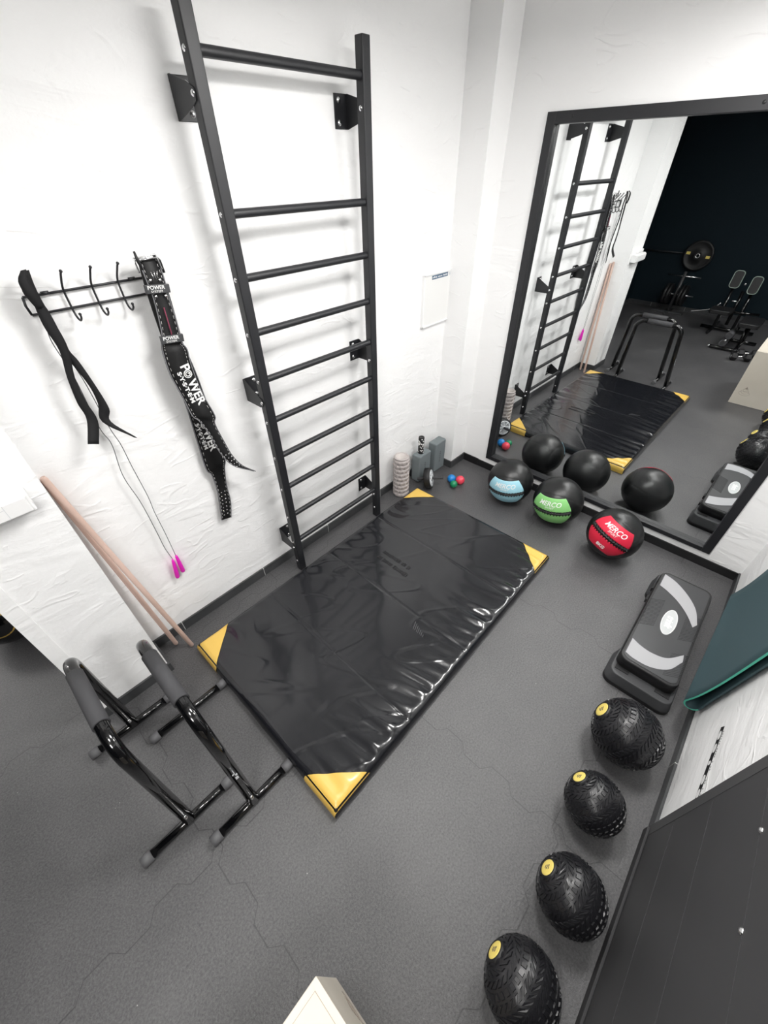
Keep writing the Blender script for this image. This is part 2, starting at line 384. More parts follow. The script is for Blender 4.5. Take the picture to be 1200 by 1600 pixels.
# ------------------------------------------------------------------ wall mirror
GX = 0.0248
mt = thing('wall_mirror', 'large wall mirror in a black frame reflecting the ladder and the dark gym', 'mirror', (0, (MY0 + MY1) / 2, MZ0))
def fq(bm, y0, y1, z0, z1, x0, x1):
    vs = [bm.verts.new((x + WY * y, y, z)) for x in (x0, x1) for y in (y0, y1) for z in (z0, z1)]
    for f in ((0, 1, 3, 2), (4, 6, 7, 5), (0, 4, 5, 1), (2, 3, 7, 6), (0, 2, 6, 4), (1, 5, 7, 3)): bm.faces.new([vs[i] for i in f])
bm = bmesh.new(); fq(bm, MY0 - .02, MY1 + .02, MZ0 + .02, MZ1 - .02, GX, GX + .004); obj('glass', bm, MIRROR, mt)
FWD = 0.052
bm = bmesh.new()
fq(bm, MY0, MY0 - FWD, MZ0, MZ1, -.012, GX); fq(bm, MY1 + FWD, MY1, MZ0, MZ1, -.012, GX)
fq(bm, MY0 - FWD, MY1 + FWD, MZ1 - FWD, MZ1, -.012, GX); fq(bm, MY0 - FWD, MY1 + FWD, MZ0, MZ0 + .035, -.012, GX)
obj('frame', bm, STEEL, mt, 0.002)
bolts('screw', [((-.012 + WY * yy, yy, MZ1 - .025), (-1, 0, 0), .006, .003) for yy in (-0.6, -1.46, -2.1)], BLACKRUB, mt)

# ------------------------------------------------------------------ wall bars
XL1, XL0, XR1, XR0 = -1.951, -1.999, -1.162, -1.210
YF, YB = -0.169, -0.123
RZ = [2.504, 2.071, 1.846, 1.621, 1.396, 1.171, 0.946, 0.721, 0.496, 0.271]
lad = thing('wall_bars', 'tall black steel wall bars bolted to the white wall above the black mat', 'wall bars', ((XL0 + XR1) / 2, YF, 0))
for x0, x1 in ((XL0, XL1), (XR0, XR1)):
    bm = bmesh.new(); bxr(bm, x0, x1, YF, YB, 0.0, 2.62); up = obj('upright', bm, STEEL, lad, 0.004)
    bolts('bolt', [((x_, (YF + YB) / 2, z), (n_, 0, 0), .0075, .005) for z in RZ + [0.09] for x_, n_ in ((x0, -1), (x1, 1))], CHROME, up)
for z in RZ:
    bm = bmesh.new(); tube(bm, [(XL1, (YF + YB) / 2, z), (XR0, (YF + YB) / 2, z)], 0.0165, 20, cap=False); obj('rung', bm, STEEL, lad)
# brackets: a side plate on the left face of each upright, a foot on the wall turned to the inside
for z0 in (2.40, 1.315, 0.255):
    for side, xs in (('L', XL0), ('R', XR1)):
        bm = bmesh.new(); h = 0.06; th = 0.004; s = 1 if side == 'L' else -1
        xp = xs - th if side == 'L' else xs
        prof = [(0, -h), (0, h), (-0.012, h), (YB + .01, 0.034), (YF + .014, 0.016), (YF + .010, 0.0), (YF + .014, -0.016), (YB + .01, -0.034), (-0.012, -h)]
        if z0 < 2: prof = [(0, -h), (0, h), (-0.012, h), (YF + .02, -0.012), (YF + .012, -0.03), (YF + .02, -0.048), (YB, -h), (-0.012, -h)]
        a = [bm.verts.new((xp, y, z0 + z)) for y, z in prof]; b = [bm.verts.new((xp + th, y, z0 + z)) for y, z in prof]
        bm.faces.new(a); bm.faces.new(b[::-1])
        for i in range(len(prof)):
            j = (i + 1) % len(prof); bm.faces.new((a[i], a[j], b[j], b[i]))
        if side == 'L': bxr(bm, xs - th, xs + .085, -th, 0, z0 - h, z0 + h)
        else: bxr(bm, xs - .075, xs + th, -th, 0, z0 - h, z0 + h)
        br = obj('bracket', bm, STEEL, lad, 0.0015)
        zb = z0 + 0.003 if z0 > 2 else z0 - 0.030
        xx = xs + .057 if side == 'L' else xs - .048
        bolts('bolt', [((xp if side == 'L' else xp + th, (YF + YB) / 2, zb), (-1 if side == 'L' else 1, 0, 0), .008, .006)] + ([((XR0, (YF + YB) / 2, zb), (-1, 0, 0), .008, .006)] if side == 'R' else []) + [((xx, -th, z0 + dz), (0, -1, 0), .009, .006) for dz in (-.038, .038)], CHROME, br)

# ------------------------------------------------------------------ gym floor mat
MX, MYy, ML, MW, MH = -2.808, -0.216, 2.065, 1.220, 0.074
fm = thing('floor_mat', 'large black vinyl floor mat with yellow corners below the wall bars', 'mat', (MX + ML / 2, MYy - MW / 2, 0))
def mat_h(u, v):
    """u along x 0..ML, v from the wall side 0..MW; returns drop/raise"""
    z = 0.0
    de = MW - v
    # creases fanning from the room-side edge
    amp = 0.0105 * math.exp(-((de - .04) / (0.19 + .08 * noise.noise(Vector((u * 2.1, 1.1, 6))))) ** 2) * (0.55 + 0.9 * noise.noise(Vector((u * 1.7, 3.1, 0))))
    amp *= min(1, max(0, de / 0.07)) * (0.35 + 1.3 * abs(noise.noise(Vector((u * 6.5, v * 1.1, 12)))) * 1.6)
    ph = u * 66 + 7.0 * noise.noise(Vector((u * 3.0, v * 2.0, 1.3))) + 16 * (de) * noise.noise(Vector((u * 1.3, 9.2, 0)))
    z += amp * math.sin(ph) * (1.0 + 0.6 * noise.noise(Vector((u * 9, v * 4, 5))))
    amp2 = 0.006 * math.exp(-(v / 0.16) ** 2) * (0.5 + noise.noise(Vector((u * 2.5, 7.1, 2))))
    z += amp2 * math.sin(u * 48 + 6 * noise.noise(Vector((u * 4, v * 5, 8))))
    z += 0.006 * noise.noise(Vector((u * 1.9, v * 2.2, 0.4))) + 0.0012 * noise.noise(Vector((u * 7, v * 6, 2.4)))
    # long diagonal wrinkles
    w1 = noise.noise(Vector((u * 1.5 + v * 1.2, (u - v) * 5.5, 4.4)))
    z += 0.0014 * max(0, 1 - abs(w1) * 12)
    for s in (0.516, 1.03, 1.55): z -= 0.0040 * math.exp(-((u - s) / 0.006) ** 2)
    return z
def mat_pt(u, v, lift=0.0):
    e = 0.035
    du = min(u, ML - u); dv = min(v, MW - v); drop = 0
    def rd(d): return 0 if d >= e else e * (1 - math.sqrt(max(0, 1 - ((e - d) / e) ** 2)))
    drop = max(rd(du), rd(dv)) * 0.55
    return Vector((MX + u, MYy - v, MH + mat_h(u, v) * min(1, max(0.25, min(du, dv) / .04)) - drop + lift))
bm = bmesh.new(); NU, NV = 330, 200; g = []
for j in range(NV + 1):
    g.append([bm.verts.new(mat_pt(ML * i / NU, MW * j / NV)) for i in range(NU + 1)])
for j in range(NV):
    for i in range(NU):
        f = bm.faces.new((g[j][i], g[j + 1][i], g[j + 1][i + 1], g[j][i + 1])); f.smooth = True
border = [g[0][i] for i in range(NU)] + [g[j][NU] for j in range(NV)] + [g[NV][i] for i in range(NU, 0, -1)] + [g[j][0] for j in range(NV, 0, -1)]
prev = border; cx, cy = MX + ML / 2, MYy - MW / 2
for fr, bul in ((0.75, .005), (0.5, .007), (0.22, .005), (0.0, -.002)):
    row = []
    for k, v0 in enumerate(border):
        p = v0.co; q = Vector((p.x, p.y, p.z * fr))
        wob = 0.003 * noise.noise(Vector((p.x * 14, p.y * 14, fr * 3)))
        if abs(p.y - (MYy - MW)) < 1e-4: q.y -= bul + wob
        if abs(p.y - MYy) < 1e-4: q.y += bul + wob
        if abs(p.x - MX) < 1e-4: q.x -= bul + wob
        if abs(p.x - MX - ML) < 1e-4: q.x += bul + wob
        row.append(bm.verts.new(q))
    for k in range(len(border)):
        k2 = (k + 1) % len(border); f = bm.faces.new((prev[k], prev[k2], row[k2], row[k])); f.smooth = True
    prev = row
obj('cover', bm, VINYL, fm)
for cu, cv, su, sv in ((0, 0, 1, 1), (0, MW, 1, -1), (ML, MW, -1, -1), (ML, 0, -1, 1)):
    bm = bmesh.new(); K = 14; LG = 0.215; rows = []
    for i in range(K + 1):
        row = []
        for j in range(K + 1 - i):
            row.append(bm.verts.new(mat_pt(cu + su * LG * i / K, cv + sv * LG * j / K, 0.0028)))
        rows.append(row)
    for i in range(K):
        for j in range(K - i):
            f = bm.faces.new((rows[i][j], rows[i + 1][j], rows[i][j + 1])); f.smooth = True
            if j + 1 < len(rows[i + 1]): f = bm.faces.new((rows[i + 1][j], rows[i + 1][j + 1], rows[i][j + 1])); f.smooth = True
    # side skirts of the patch
    for edge in ([rows[i][0] for i in range(K + 1)], rows[0]):
        dx, dy = (0, -sv * .009) if edge is not rows[0] else (-su * .009, 0)
        pr = list(edge)
        for fr in (.7, .4, .05):
            nr = [bm.verts.new((v.co.x + dx * (1 if k else 1), v.co.y + dy, v.co.z * fr)) for k, v in enumerate(edge)]
            for k in range(K): f = bm.faces.new((pr[k], pr[k + 1], nr[k + 1], nr[k])); f.smooth = True
            pr = nr
    obj('corner_patch', bm, YELLOW, fm)
# faint black print and the small embossed triangle on the cover
bm = bmesh.new()
random.seed(3)
for row, (xx, n) in enumerate(((-1.578, 22), (-1.515, 20))):
    for k in range(n):
        if random.random() < .12: continue
        yy = -0.535 - 0.0125 * k; p = mat_pt(xx - MX, MYy - yy, 0.002)
        box(bm, p, (0.034 if random.random() < .3 else 0.024, 0.0085, 0.001))
obj('print', bm, BLACKRUB, fm)
bm = bmesh.new()
for k in range(7):
    a = mat_pt(-1.846 - MX, 1.09 + k * .014 - abs(MYy), 0.0015)
    box(bm, (a.x - 0.004 * k, a.y, a.z), (0.055 - .006 * k, 0.004, 0.0014), Rz(0.4))
obj('embossed_mark', bm, SOFTGREY, fm)

# ------------------------------------------------------------------ medicine balls
def sph_patch(bm, c, r, N, U, V, inside, amax, bmax, lift, n=44, thick=0.002):
    """raised patch of a sphere; (a,b) angles along U and V"""
    def P(a, b, rr): 
        d = (N * math.cos(a) * math.cos(b) + U * math.sin(a) * math.cos(b) + V * math.sin(b)); return c + d * rr
    vt = {}
    def gv(i, j):
        if (i, j) not in vt: 
            a = -amax + 2 * amax * i / n; b = -bmax + 2 * bmax * j / n; vt[(i, j)] = bm.verts.new(P(a, b, r + lift))
        return vt[(i, j)]
    for i in range(n):
        for j in range(n):
            a = -amax + 2 * amax * (i + .5) / n; b = -bmax + 2 * bmax * (j + .5) / n
            if inside(a, b): f = bm.faces.new((gv(i, j), gv(i + 1, j), gv(i + 1, j + 1), gv(i, j + 1))); f.smooth = True
def grid_outline_patch(bm, c, r, N, U, V, rows, lift):
    """rows: list of (b, a_left, a_right); a smooth-edged raised patch"""
    def P(a, b, rr): 
        d = (N * math.cos(a) * math.cos(b) + U * math.sin(a) * math.cos(b) + V * math.sin(b)); return c + d * rr
    K = 30; R_ = []
    for b, a0, a1 in rows: R_.append([bm.verts.new(P(a0 + (a1 - a0) * k / K, b, r + lift)) for k in range(K + 1)])
    for A, B in zip(R_, R_[1:]):
        for k in range(K): f = bm.faces.new((A[k], A[k + 1], B[k + 1], B[k])); f.smooth = True
    loop = R_[0] + [x[-1] for x in R_[1:-1]] + R_[-1][::-1] + [x[0] for x in R_[1:-1]][::-1]
    low = [bm.verts.new(c + (v.co - c).normalized() * (r - .002)) for v in loop]
    for k in range(len(loop)):
        k2 = (k + 1) % len(loop); bm.faces.new((loop[k], loop[k2], low[k2], low[k]))
def med_ball(c, r, N, Udir, patch_m, label, kg, text_dy=0.30):
    c = Vector(c); N = Vector(N).normalized(); U = Vector(Udir); U = (U - N * U.dot(N)).normalized(); V = N.cross(U)
    if V.z < 0: V = -V
    # keep lettering reading left to right from outside
    if U.cross(V).dot(N) < 0: U = -U
    tb = thing('medicine_ball', label, 'medicine ball', (c.x, c.y, 0), 'medicine balls lined up in front of the mirror')
    def fn(d):
        # shallow seams: panels meeting along meridians around the axis U
        lat = d.dot(U); a = math.atan2(d.dot(V), d.dot(N)); s = 1.0
        for k in range(4):
            da = abs((a - math.radians(45 + 90 * k) + PI) % (2 * PI) - PI) * math.sqrt(max(0, 1 - lat * lat))
            s -= 0.012 * math.exp(-(da / 0.022) ** 2)
        s -= 0.012 * math.exp(-((abs(lat) - 0.80) / 0.018) ** 2)
        # slight sag
        if d.z < -0.9: s -= (-(d.z) - .9) * 0.10
        return s
    bm = bmesh.new(); sphere(bm, c, r, 128, 84, fn); obj('body', bm, LEATHER, tb)
    def Pt(a, b, rr):
        d = (N * math.cos(a) * math.cos(b) + U * math.sin(a) * math.cos(b) + V * math.sin(b)); return c + d * rr
    rad = math.radians
    rows = []
    for k in range(17):
        b = rad(4.2 + 33 * k / 16); q = k / 16; w_ = rad(50 - 10 * q ** 1.5); rows.append((b, -w_, w_))
    bm = bmesh.new(); grid_outline_patch(bm, c, r, N, U, V, rows, 0.0025); pu = obj('upper_patch', bm, patch_m, tb)
    rows = []
    for k in range(17):
        b = rad(-4.2 - 33 * k / 16); q = k / 16; w_ = rad(50 - 16 * q ** 1.6); rows.append((b, -w_, w_))
    bm = bmesh.new(); grid_outline_patch(bm, c, r, N, U, V, rows, 0.0025); pl = obj('lower_patch', bm, patch_m, tb)
    # lacing: a black cord with teeth
    bm = bmesh.new(); tube(bm, [Pt(rad(-49 + 98 * k / 40), rad(1.2 * math.sin(k * 2.2)), r + .003) for k in range(41)], 0.0075, 8)
    for k in range(15):
        a = rad(-46 + 92 * k / 14); tube(bm, [Pt(a - .02, rad(-5.5), r + .004), Pt(a + .02, rad(5.5), r + .004)], 0.0042, 6)
    obj('lacing', bm, BLACKRUB, tb)
    def wr(by, s):
        return lambda p: Pt(p.x * s, by + p.y * s, r + 0.0032 + p.z * .3)
    text_obj('lettering', 'MERCO', 0.052, (0, 0, 0), (1, 0, 0), (0, 1, 0), WHITE, pu, shear=0.25, bold=0.0007, wrap=wr(rad(22), 1 / r))
    text_obj('lettering', 'SPORT', 0.022, (0, 0, 0), (1, 0, 0), (0, 1, 0), WHITE, pu, shear=0.25, wrap=wr(rad(12.5), 1 / r))
    if kg: text_obj('lettering', kg, 0.036, (0, 0, 0), (1, 0, 0), (0, 1, 0), WHITE, pl, bold=0.0012, wrap=wr(rad(-25), 1 / r))
    return tb
def medu(a, b): return Vector(b) - Vector(a)
med_ball((-.349, -1.711, .182), .182, (-.92, .06, .39), medu((-.465, .784, .412), (-.883, -.436, .174)), PATCH_R, 'black medicine ball with a red patch, nearest the step platform', '8KG')
med_ball((-.261, -1.247, .186), .186, (-.985, -.05, -.03), medu((-.712, .684, -.157), (-.721, -.686, .099)), PATCH_G, 'black medicine ball with a light green patch, middle of the three', None)
med_ball((-.275, -.836, .183), .183, (-.96, -.24, -.10), medu((-.861, .46, -.216), (-.568, -.821, -.049)), PATCH_B, 'black medicine ball with a light blue patch, nearest the corner', None)

# ------------------------------------------------------------------ slam balls
def slam_ball(c, r, N, label):
    c = Vector(c); N = Vector(N).normalized(); U, V, _ = frame_of(N)
    tb = thing('slam_ball', label, 'slam ball', (c.x, c.y, 0), 'slam balls in a row along the right wall')
    bm = bmesh.new(); sphere(bm, c, r * .968, 96, 64)
    def P(th, ph, rr): return c + (N * math.cos(th) + (U * math.cos(ph) + V * math.sin(ph)) * math.sin(th)) * rr
    nb = 13
    for i in range(nb):
        th0 = math.radians(17 + 146 * i / (nb - 1)); dth = math.radians(146 / (nb - 1)) * 0.37
        n = max(10, int(round(2 * PI * math.sin(th0) * r / 0.0235)))
        sl = 0.55 if i % 2 else -0.55
        if i % 4 == 3: sl = 0
        for k in range(n):
            ph = 2 * PI * (k + .5 * (i % 2)) / n; w_ = 2 * PI / n * 0.29
            q = sl * 2 * PI / n
            cs = [(th0 - dth, ph - w_ - q), (th0 - dth, ph + w_ - q), (th0 + dth, ph + w_ + q), (th0 + dth, ph - w_ + q)]
            lo = [bm.verts.new(P(a, b, r * .965)) for a, b in cs]
            tm_, pm_ = th0, ph
            hi = [bm.verts.new(P(tm_ + (a - tm_) * .8, pm_ + (b - pm_) * .82, r * 1.0)) for a, b in cs]
            bm.faces.new(hi)
            for e in range(4): bm.faces.new((lo[e], lo[(e + 1) % 4], hi[(e + 1) % 4], hi[e]))
    obj('body', bm, SLAM, tb)
    bm = bmesh.new(); lathe(bm, [(r * .30, r * .90), (r * .29, r * .985), (r * .245, r * .992), (r * .23, r * .985)], c, N, 40); obj('valve_ring', bm, BLACKRUB, tb)
    bm = bmesh.new(); lathe(bm, [(r * .235, r * .93), (r * .235, r * .988), (r * .20, r * .997), (0, r * 1.004)], c, N, 40); bd = obj('badge', bm, BADGE, tb)
    bm = bmesh.new()
    up = (V if abs(V.z) > abs(U.z) else U); 
    if up.z < 0: up = -up
    sd = N.cross(up) * -1
    for dx, dy, l in ((-.25, .25, .35), (.1, .3, .3), (-.1, 0, .5), (.2, -.05, .3), (0, -.3, .45)):
        o_ = c + N * (r * 1.004) + sd * dx * r * .2 + up * dy * r * .2
        box(bm, o_, (l * r * .2, r * .022, r * .012), Matrix((sd, up, N)).transposed())
    obj('print', bm, STAMP, bd)
    return tb
slam_ball((-1.668, -2.243, .153), .153, (-.089, .89, .447), 'black treaded slam ball beside the step platform, the largest of the row')
slam_ball((-2.034, -2.242, .121), .121, (.152, .795, .587), 'black treaded slam ball second from the step platform, the smallest of the row')
slam_ball((-2.383, -2.289, .125), .125, (-.043, .869, .493), 'black treaded slam ball second from the bottom edge of the photo')
slam_ball((-2.712, -2.262, .124), .124, (.038, .933, .357), 'black treaded slam ball cut by the bottom edge of the photo')

# ------------------------------------------------------------------ step platform
st = thing('step_platform', 'black and grey aerobic step platform on risers beside the hanging exercise mat', 'step platform', (-.88, -2.22, 0))
SX0, SX1, SY0, SY1, SH = -1.297, -.470, -2.360, -2.072, .168
sc_c = ((SX0 + SX1) / 2, (SY0 + SY1) / 2)
bm = bmesh.new()
L1 = rrect(SX1 - SX0, SY1 - SY0, .045, 8)
rings = []
for z, k in ((.098, 1.0), (.150, 1.0), (.160, .99), (SH, .97)):
    rings.append([bm.verts.new((sc_c[0] + x * (1 if k == 1 else 1 - (1 - k) * .35), sc_c[1] + y * k, z)) for x, y in L1])
for A, B in zip(rings, rings[1:]):
    for i in range(len(L1)):
        j = (i + 1) % len(L1); f = bm.faces.new((A[i], A[j], B[j], B[i])); f.smooth = True
bm.faces.new(rings[-1]); bm.faces.new(rings[0][::-1])
obj('deck', bm, BLACKRUB, st)
bm = bmesh.new(); prism(bm, rrect(SX1 - SX0 - .035, SY1 - SY0 - .03, .035, 8), (sc_c[0], sc_c[1], SH - .001), (1, 0, 0), (0, 1, 0), (0, 0, 1), .003)
for k in range(70):
    xx = SX0 + .04 + k * .0117
    yy = sc_c[1] + (-.085 if k % 2 else -.085)
    if .32 < (k / 70) < .62: box(bm, (xx, sc_c[1] + .10, SH + .0025), (.0028, .085, .0022), Rz(.5))
    if .02 < k / 70 < .24 or .36 < k / 70 < .62: box(bm, (xx, sc_c[1] - .10, SH + .0025), (.0028, .085, .0022), Rz(.5))
obj('tread_pad', bm, SOFTGREY, st)
def crescent(pts_out, pts_in):
    bm = bmesh.new(); a = cr([(x, y, 0) for x, y in pts_out], 6); b = cr([(x, y, 0) for x, y in pts_in], 6)
    n = min(len(a), len(b)); z0, z1 = SH + .0018, SH + .0042
    for i in range(n - 1):
        q = [(a[i], a[i + 1], b[i + 1], b[i])][0]
        bm.faces.new([bm.verts.new((p.x, p.y, z1)) for p in q])
    bmesh.ops.remove_doubles(bm, verts=bm.verts[:], dist=1e-5)
    return bm
# crescent near the far (mirror) end and crescent near the slam balls, both starting on the room side
obj('silver_arc', crescent([(-.505, -2.092), (-.530, -2.16), (-.595, -2.24), (-.685, -2.305), (-.80, -2.338)], [(-.625, -2.092), (-.648, -2.145), (-.695, -2.215), (-.760, -2.275), (-.835, -2.322)]), CRES, st, label='silver grey curved inlay')
obj('silver_arc', crescent([(-1.250, -2.092), (-1.262, -2.14), (-1.255, -2.22), (-1.205, -2.295), (-1.11, -2.338)], [(-1.135, -2.092), (-1.155, -2.14), (-1.162, -2.20), (-1.140, -2.27), (-1.06, -2.332)]), CRES, st, label='silver grey curved inlay')
oc = (-.885, -2.213)
bm = bmesh.new(); prism(bm, [(0.108 * math.cos(a), .038 * math.sin(a)) for a in [2 * PI * k / 40 for k in range(40)]], (oc[0], oc[1], SH + .0015), (1, 0, 0), (0, 1, 0), (0, 0, 1), .003)
ov = obj('oval_badge', bm, OVAL, st)
bm = bmesh.new(); tube(bm, [(oc[0] + .105 * math.cos(a), oc[1] + .035 * math.sin(a), SH + .0045) for a in [2 * PI * k / 40 for k in range(40)]], .0018, 6, closed=True); obj('rim', bm, WHITE, ov)
text_obj('lettering', 'trinfit', .050, (oc[0], oc[1], SH + .0048), (-1, 0, 0), (0, -1, 0), WHITE, ov, shear=.2, bold=.0016, sx=.88)
for xa, xb in ((-1.366, -1.14), (-.62, -.405)):
    bm = bmesh.new(); pr = rrect(xb - xa, .335, .05, 7); cxx, cyy = (xa + xb) / 2, sc_c[1] - .004
    rg = []
    for z, k in ((0, 1.0), (.028, 1.0), (.032, .985), (.090, .93), (.096, .90)): rg.append([bm.verts.new((cxx + x * k, cyy + y * k, z)) for x, y in pr])
    for ri, (A, B) in enumerate(zip(rg, rg[1:])):
        for i in range(len(pr)):
            j = (i + 1) % len(pr); f = bm.faces.new((A[i], A[j], B[j], B[i])); f.smooth = True; f.material_index = 0 if ri == 0 else 1
    f = bm.faces.new(rg[-1]); f.material_index = 1; bm.faces.new(rg[0][::-1])
    obj('riser', bm, [BLACKRUB, SOFTGREY], st)
    for yy in (cyy - .10, cyy + .10):
        bm = bmesh.new(); bxr(bm, cxx - .07, cxx + .07, yy - .035, yy + .035, .094, .100); obj('riser_lug', bm, BLACKRUB, st)
for xx in (-.74, -.62):
    bm = bmesh.new(); bxr(bm, xx, xx + .05, SY1 - .005, SY1 + .010, .085, .12); obj('side_clip', bm, BLACKRUB, st, 0.004)

# ------------------------------------------------------------------ exercise mat hanging on the right wall
def lerp(a, b, k): return a + (b - a) * k
ym = thing('exercise_mat', 'dark teal exercise mat with a mint edge hanging folded on the right wall', 'exercise mat', (-1.0, -2.43, 0.15))
BL, BR = Vector((-1.344, 0.193)), Vector((-.644, .355)); UPL = Vector((-1.485 + 1.344, .894 - .193)).normalized(); UPR = Vector((-.764 + .644, .712 - .355)).normalized()
UPR = (UPL * .6 + UPR * .4).normalized()
prof = []     # (distance along the up direction, y)
yf, yb = -2.398, -2.460
rr = (yf - yb) / 2 * 1.0
for k in range(25):
    d_ = 1.15 * (1 - k / 24) ** 2.2; prof.append((d_, yf - 0.032 * (1 - math.exp(-d_ / .16))))
for k in range(1, 13):
    a = PI * k / 12; prof.append((-math.sin(a) * rr * 1.7, (yf + yb) / 2 + math.cos(a) * rr))
for k in range(1, 12): prof.append((1.15 * k / 11, yb + .002))
bm = bmesh.new(); TH = .008; W_ = 14
def ypt(k, s, off):
    d, y = prof[k]
    k0, k1 = max(0, k - 1), min(len(prof) - 1, k + 1)
    tx, ty = prof[k1][0] - prof[k0][0], prof[k1][1] - prof[k0][1]; l = math.hypot(tx, ty) or 1
    nx, ny = ty / l, -tx / l          # normal in (d,y)
    d2, y2 = d + nx * off, y + ny * off
    base = BL + (BR - BL) * s; up = (UPL * (1 - s) + UPR * s)
    p = base + up * d2
    return Vector((p.x, y2, p.y))
outer = [[bm.verts.new(ypt(k, s / W_, TH / 2)) for s in range(W_ + 1)] for k in range(len(prof))]
inner = [[bm.verts.new(ypt(k, s / W_, -TH / 2)) for s in range(W_ + 1)] for k in range(len(prof))]
for G in (outer, inner):
    for k in range(len(prof) - 1):
        for s in range(W_): f = bm.faces.new((G[k][s], G[k + 1][s], G[k + 1][s + 1], G[k][s + 1])); f.smooth = True
for k in range(len(prof) - 1):
    for s in (0, W_):
        f = bm.faces.new((outer[k][s], outer[k + 1][s], inner[k + 1][s], inner[k][s])); f.material_index = 1 if k < 35 else 0
for k in (0, len(prof) - 1):
    for s in range(W_): bm.faces.new((outer[k][s], outer[k][s + 1], inner[k][s + 1], inner[k][s]))
obj('sheet', bm, [TEAL, MINT], ym)
tp = BL + (BR - BL) * .5 + (UPL + UPR) * .5 * 1.10
hk = thing('wall_hook', 'black wall hook holding the exercise mat', 'hook', (tp.x, YW3, tp.y))
bm = bmesh.new(); tube(bm, [(tp.x, YW3, tp.y - .02), (tp.x, YW3 + .035, tp.y - .025), (tp.x, YW3 + .06, tp.y + .0), (tp.x, YW3 + .062, tp.y + .04)], .005, 10); obj('rod', bm, STEEL, hk)
bm = bmesh.new(); bxr(bm, tp.x - .02, tp.x + .02, YW3, YW3 + .004, tp.y - .05, tp.y + .03); obj('plate', bm, STEEL, hk)

# ------------------------------------------------------------------ charcoal board on the right wall
pb = thing('wall_board', 'large charcoal wall board with fine horizontal joints at the lower right', 'wall board', (-2.8, YW3, 0))
bm = bmesh.new(); zs = [0.0, 0.297, 0.585, 0.906, 1.22, 1.54, 1.86, 2.2]
for a, b in zip(zs, zs[1:]): bxr(bm, -3.78, -1.918, YW3 + .0005, YW3 + .014, a + .0015, b - .0015)
obj('board', bm, PANELM, pb)
bm = bmesh.new(); bxr(bm, -3.77, -1.93, YW3, YW3 + .012, .002, 2.19); obj('joint', bm, PANELL, pb)
bm = bmesh.new(); bxr(bm, -1.965, -1.918, YW3, YW3 + .0152, 0.0, 2.2); obj('border_strip', bm, PANELL, pb)
bm = bmesh.new(); bxr(bm, -3.78, -1.93, YW3 + .014, YW3 + .024, 0, .05); obj('plinth', bm, PANELD, pb, .002)
bolts('screw', [((p[0], YW3 + .014, p[1]), (0, 1, 0), .007, .005) for p in ((-2.414, .901), (-2.17, .909))], CHROME, pb)

# printed strip on the white wall next to the board
ws = thing('wall_sticker', 'narrow black sticker strip with white ovals on the white right wall', 'sticker', (-1.74, YW3, .40))
u = Vector((-.343, 0, -.063)).normalized(); vv = Vector((0.18, 0, -.98)).normalized() * -1
bm = bmesh.new(); prism(bm, [(0, -.014), (.345, -.014), (.345, .014), (.006, .016)], (-1.575, YW3, .458), u, vv, (0, 1, 0), .0012); obj('strip', bm, BLACKRUB, ws)
bm = bmesh.new()
for q in (.045, .105, .245, .305): prism(bm, [(0.021 * math.cos(a), .011 * math.sin(a)) for a in [2 * PI * k / 20 for k in range(20)]], Vector((-1.575, YW3 + .0012, .458)) + u * q, u, vv, (0, 1, 0), .0006)
prism(bm, [(0.010 * math.cos(a), .010 * math.sin(a)) for a in [2 * PI * k / 20 for k in range(20)]], Vector((-1.575, YW3 + .0012, .458)) + u * .172, u, vv, (0, 1, 0), .0006)
obj('oval_print', bm, WHITEPL, ws)
bm = bmesh.new(); random.seed(5)
for k in range(26):
    q = .03 + k * .0115
    if random.random() < .35: continue
    prism(bm, [(0, 0), (.006, 0), (.006, .0045), (0, .0045)], Vector((-1.575, YW3, .458)) + u * q + vv * .022, u, vv, (0, 1, 0), .0006)
obj('small_print', bm, SOFTGREY, ws)

# ------------------------------------------------------------------ plyometric box
px = thing('plyo_box', 'pale plywood jump box at the bottom edge of the photo', 'box', (-3.505, -2.03, 0))
bx0, bx1, by0, by1, bh = -3.88, -3.128, -2.285, -1.782, .60
bm = bmesh.new(); bxr(bm, bx0, bx1, by0, by1, 0, bh - .0); obj('panel', bm, PLY, px, .002)
bm = bmesh.new(); e = .018
for a in ((bx0 + e, bx1 - e, by1 - e - .0012, by1 - e), (bx0 + e, bx1 - e, by0 + e, by0 + e + .0012), (bx1 - e - .0012, bx1 - e, by0 + e, by1 - e), (bx0 + e, bx0 + e + .0012, by0 + e, by1 - e)):
    bxr(bm, *a, bh - .001, bh + .0006)
obj('panel_joint', bm, PLYE, px)
bm = bmesh.new()
for k in range(3): tube(bm, [(bx1 + .0002, -1.88 + .052 * math.cos(a) * (1 - .3 * k), .135 + .02 * k + .025 * math.sin(a)) for a in [2 * PI * q / 24 for q in range(24)]], .0010, 5, closed=True)
prism(bm, [(-.014, 0), (.014, 0), (0, .028)], (bx1, -1.88, .185), (0, 1, 0), (0, 0, 1), (1, 0, 0), .0004)
obj('stamp', bm, STAMPL, px)

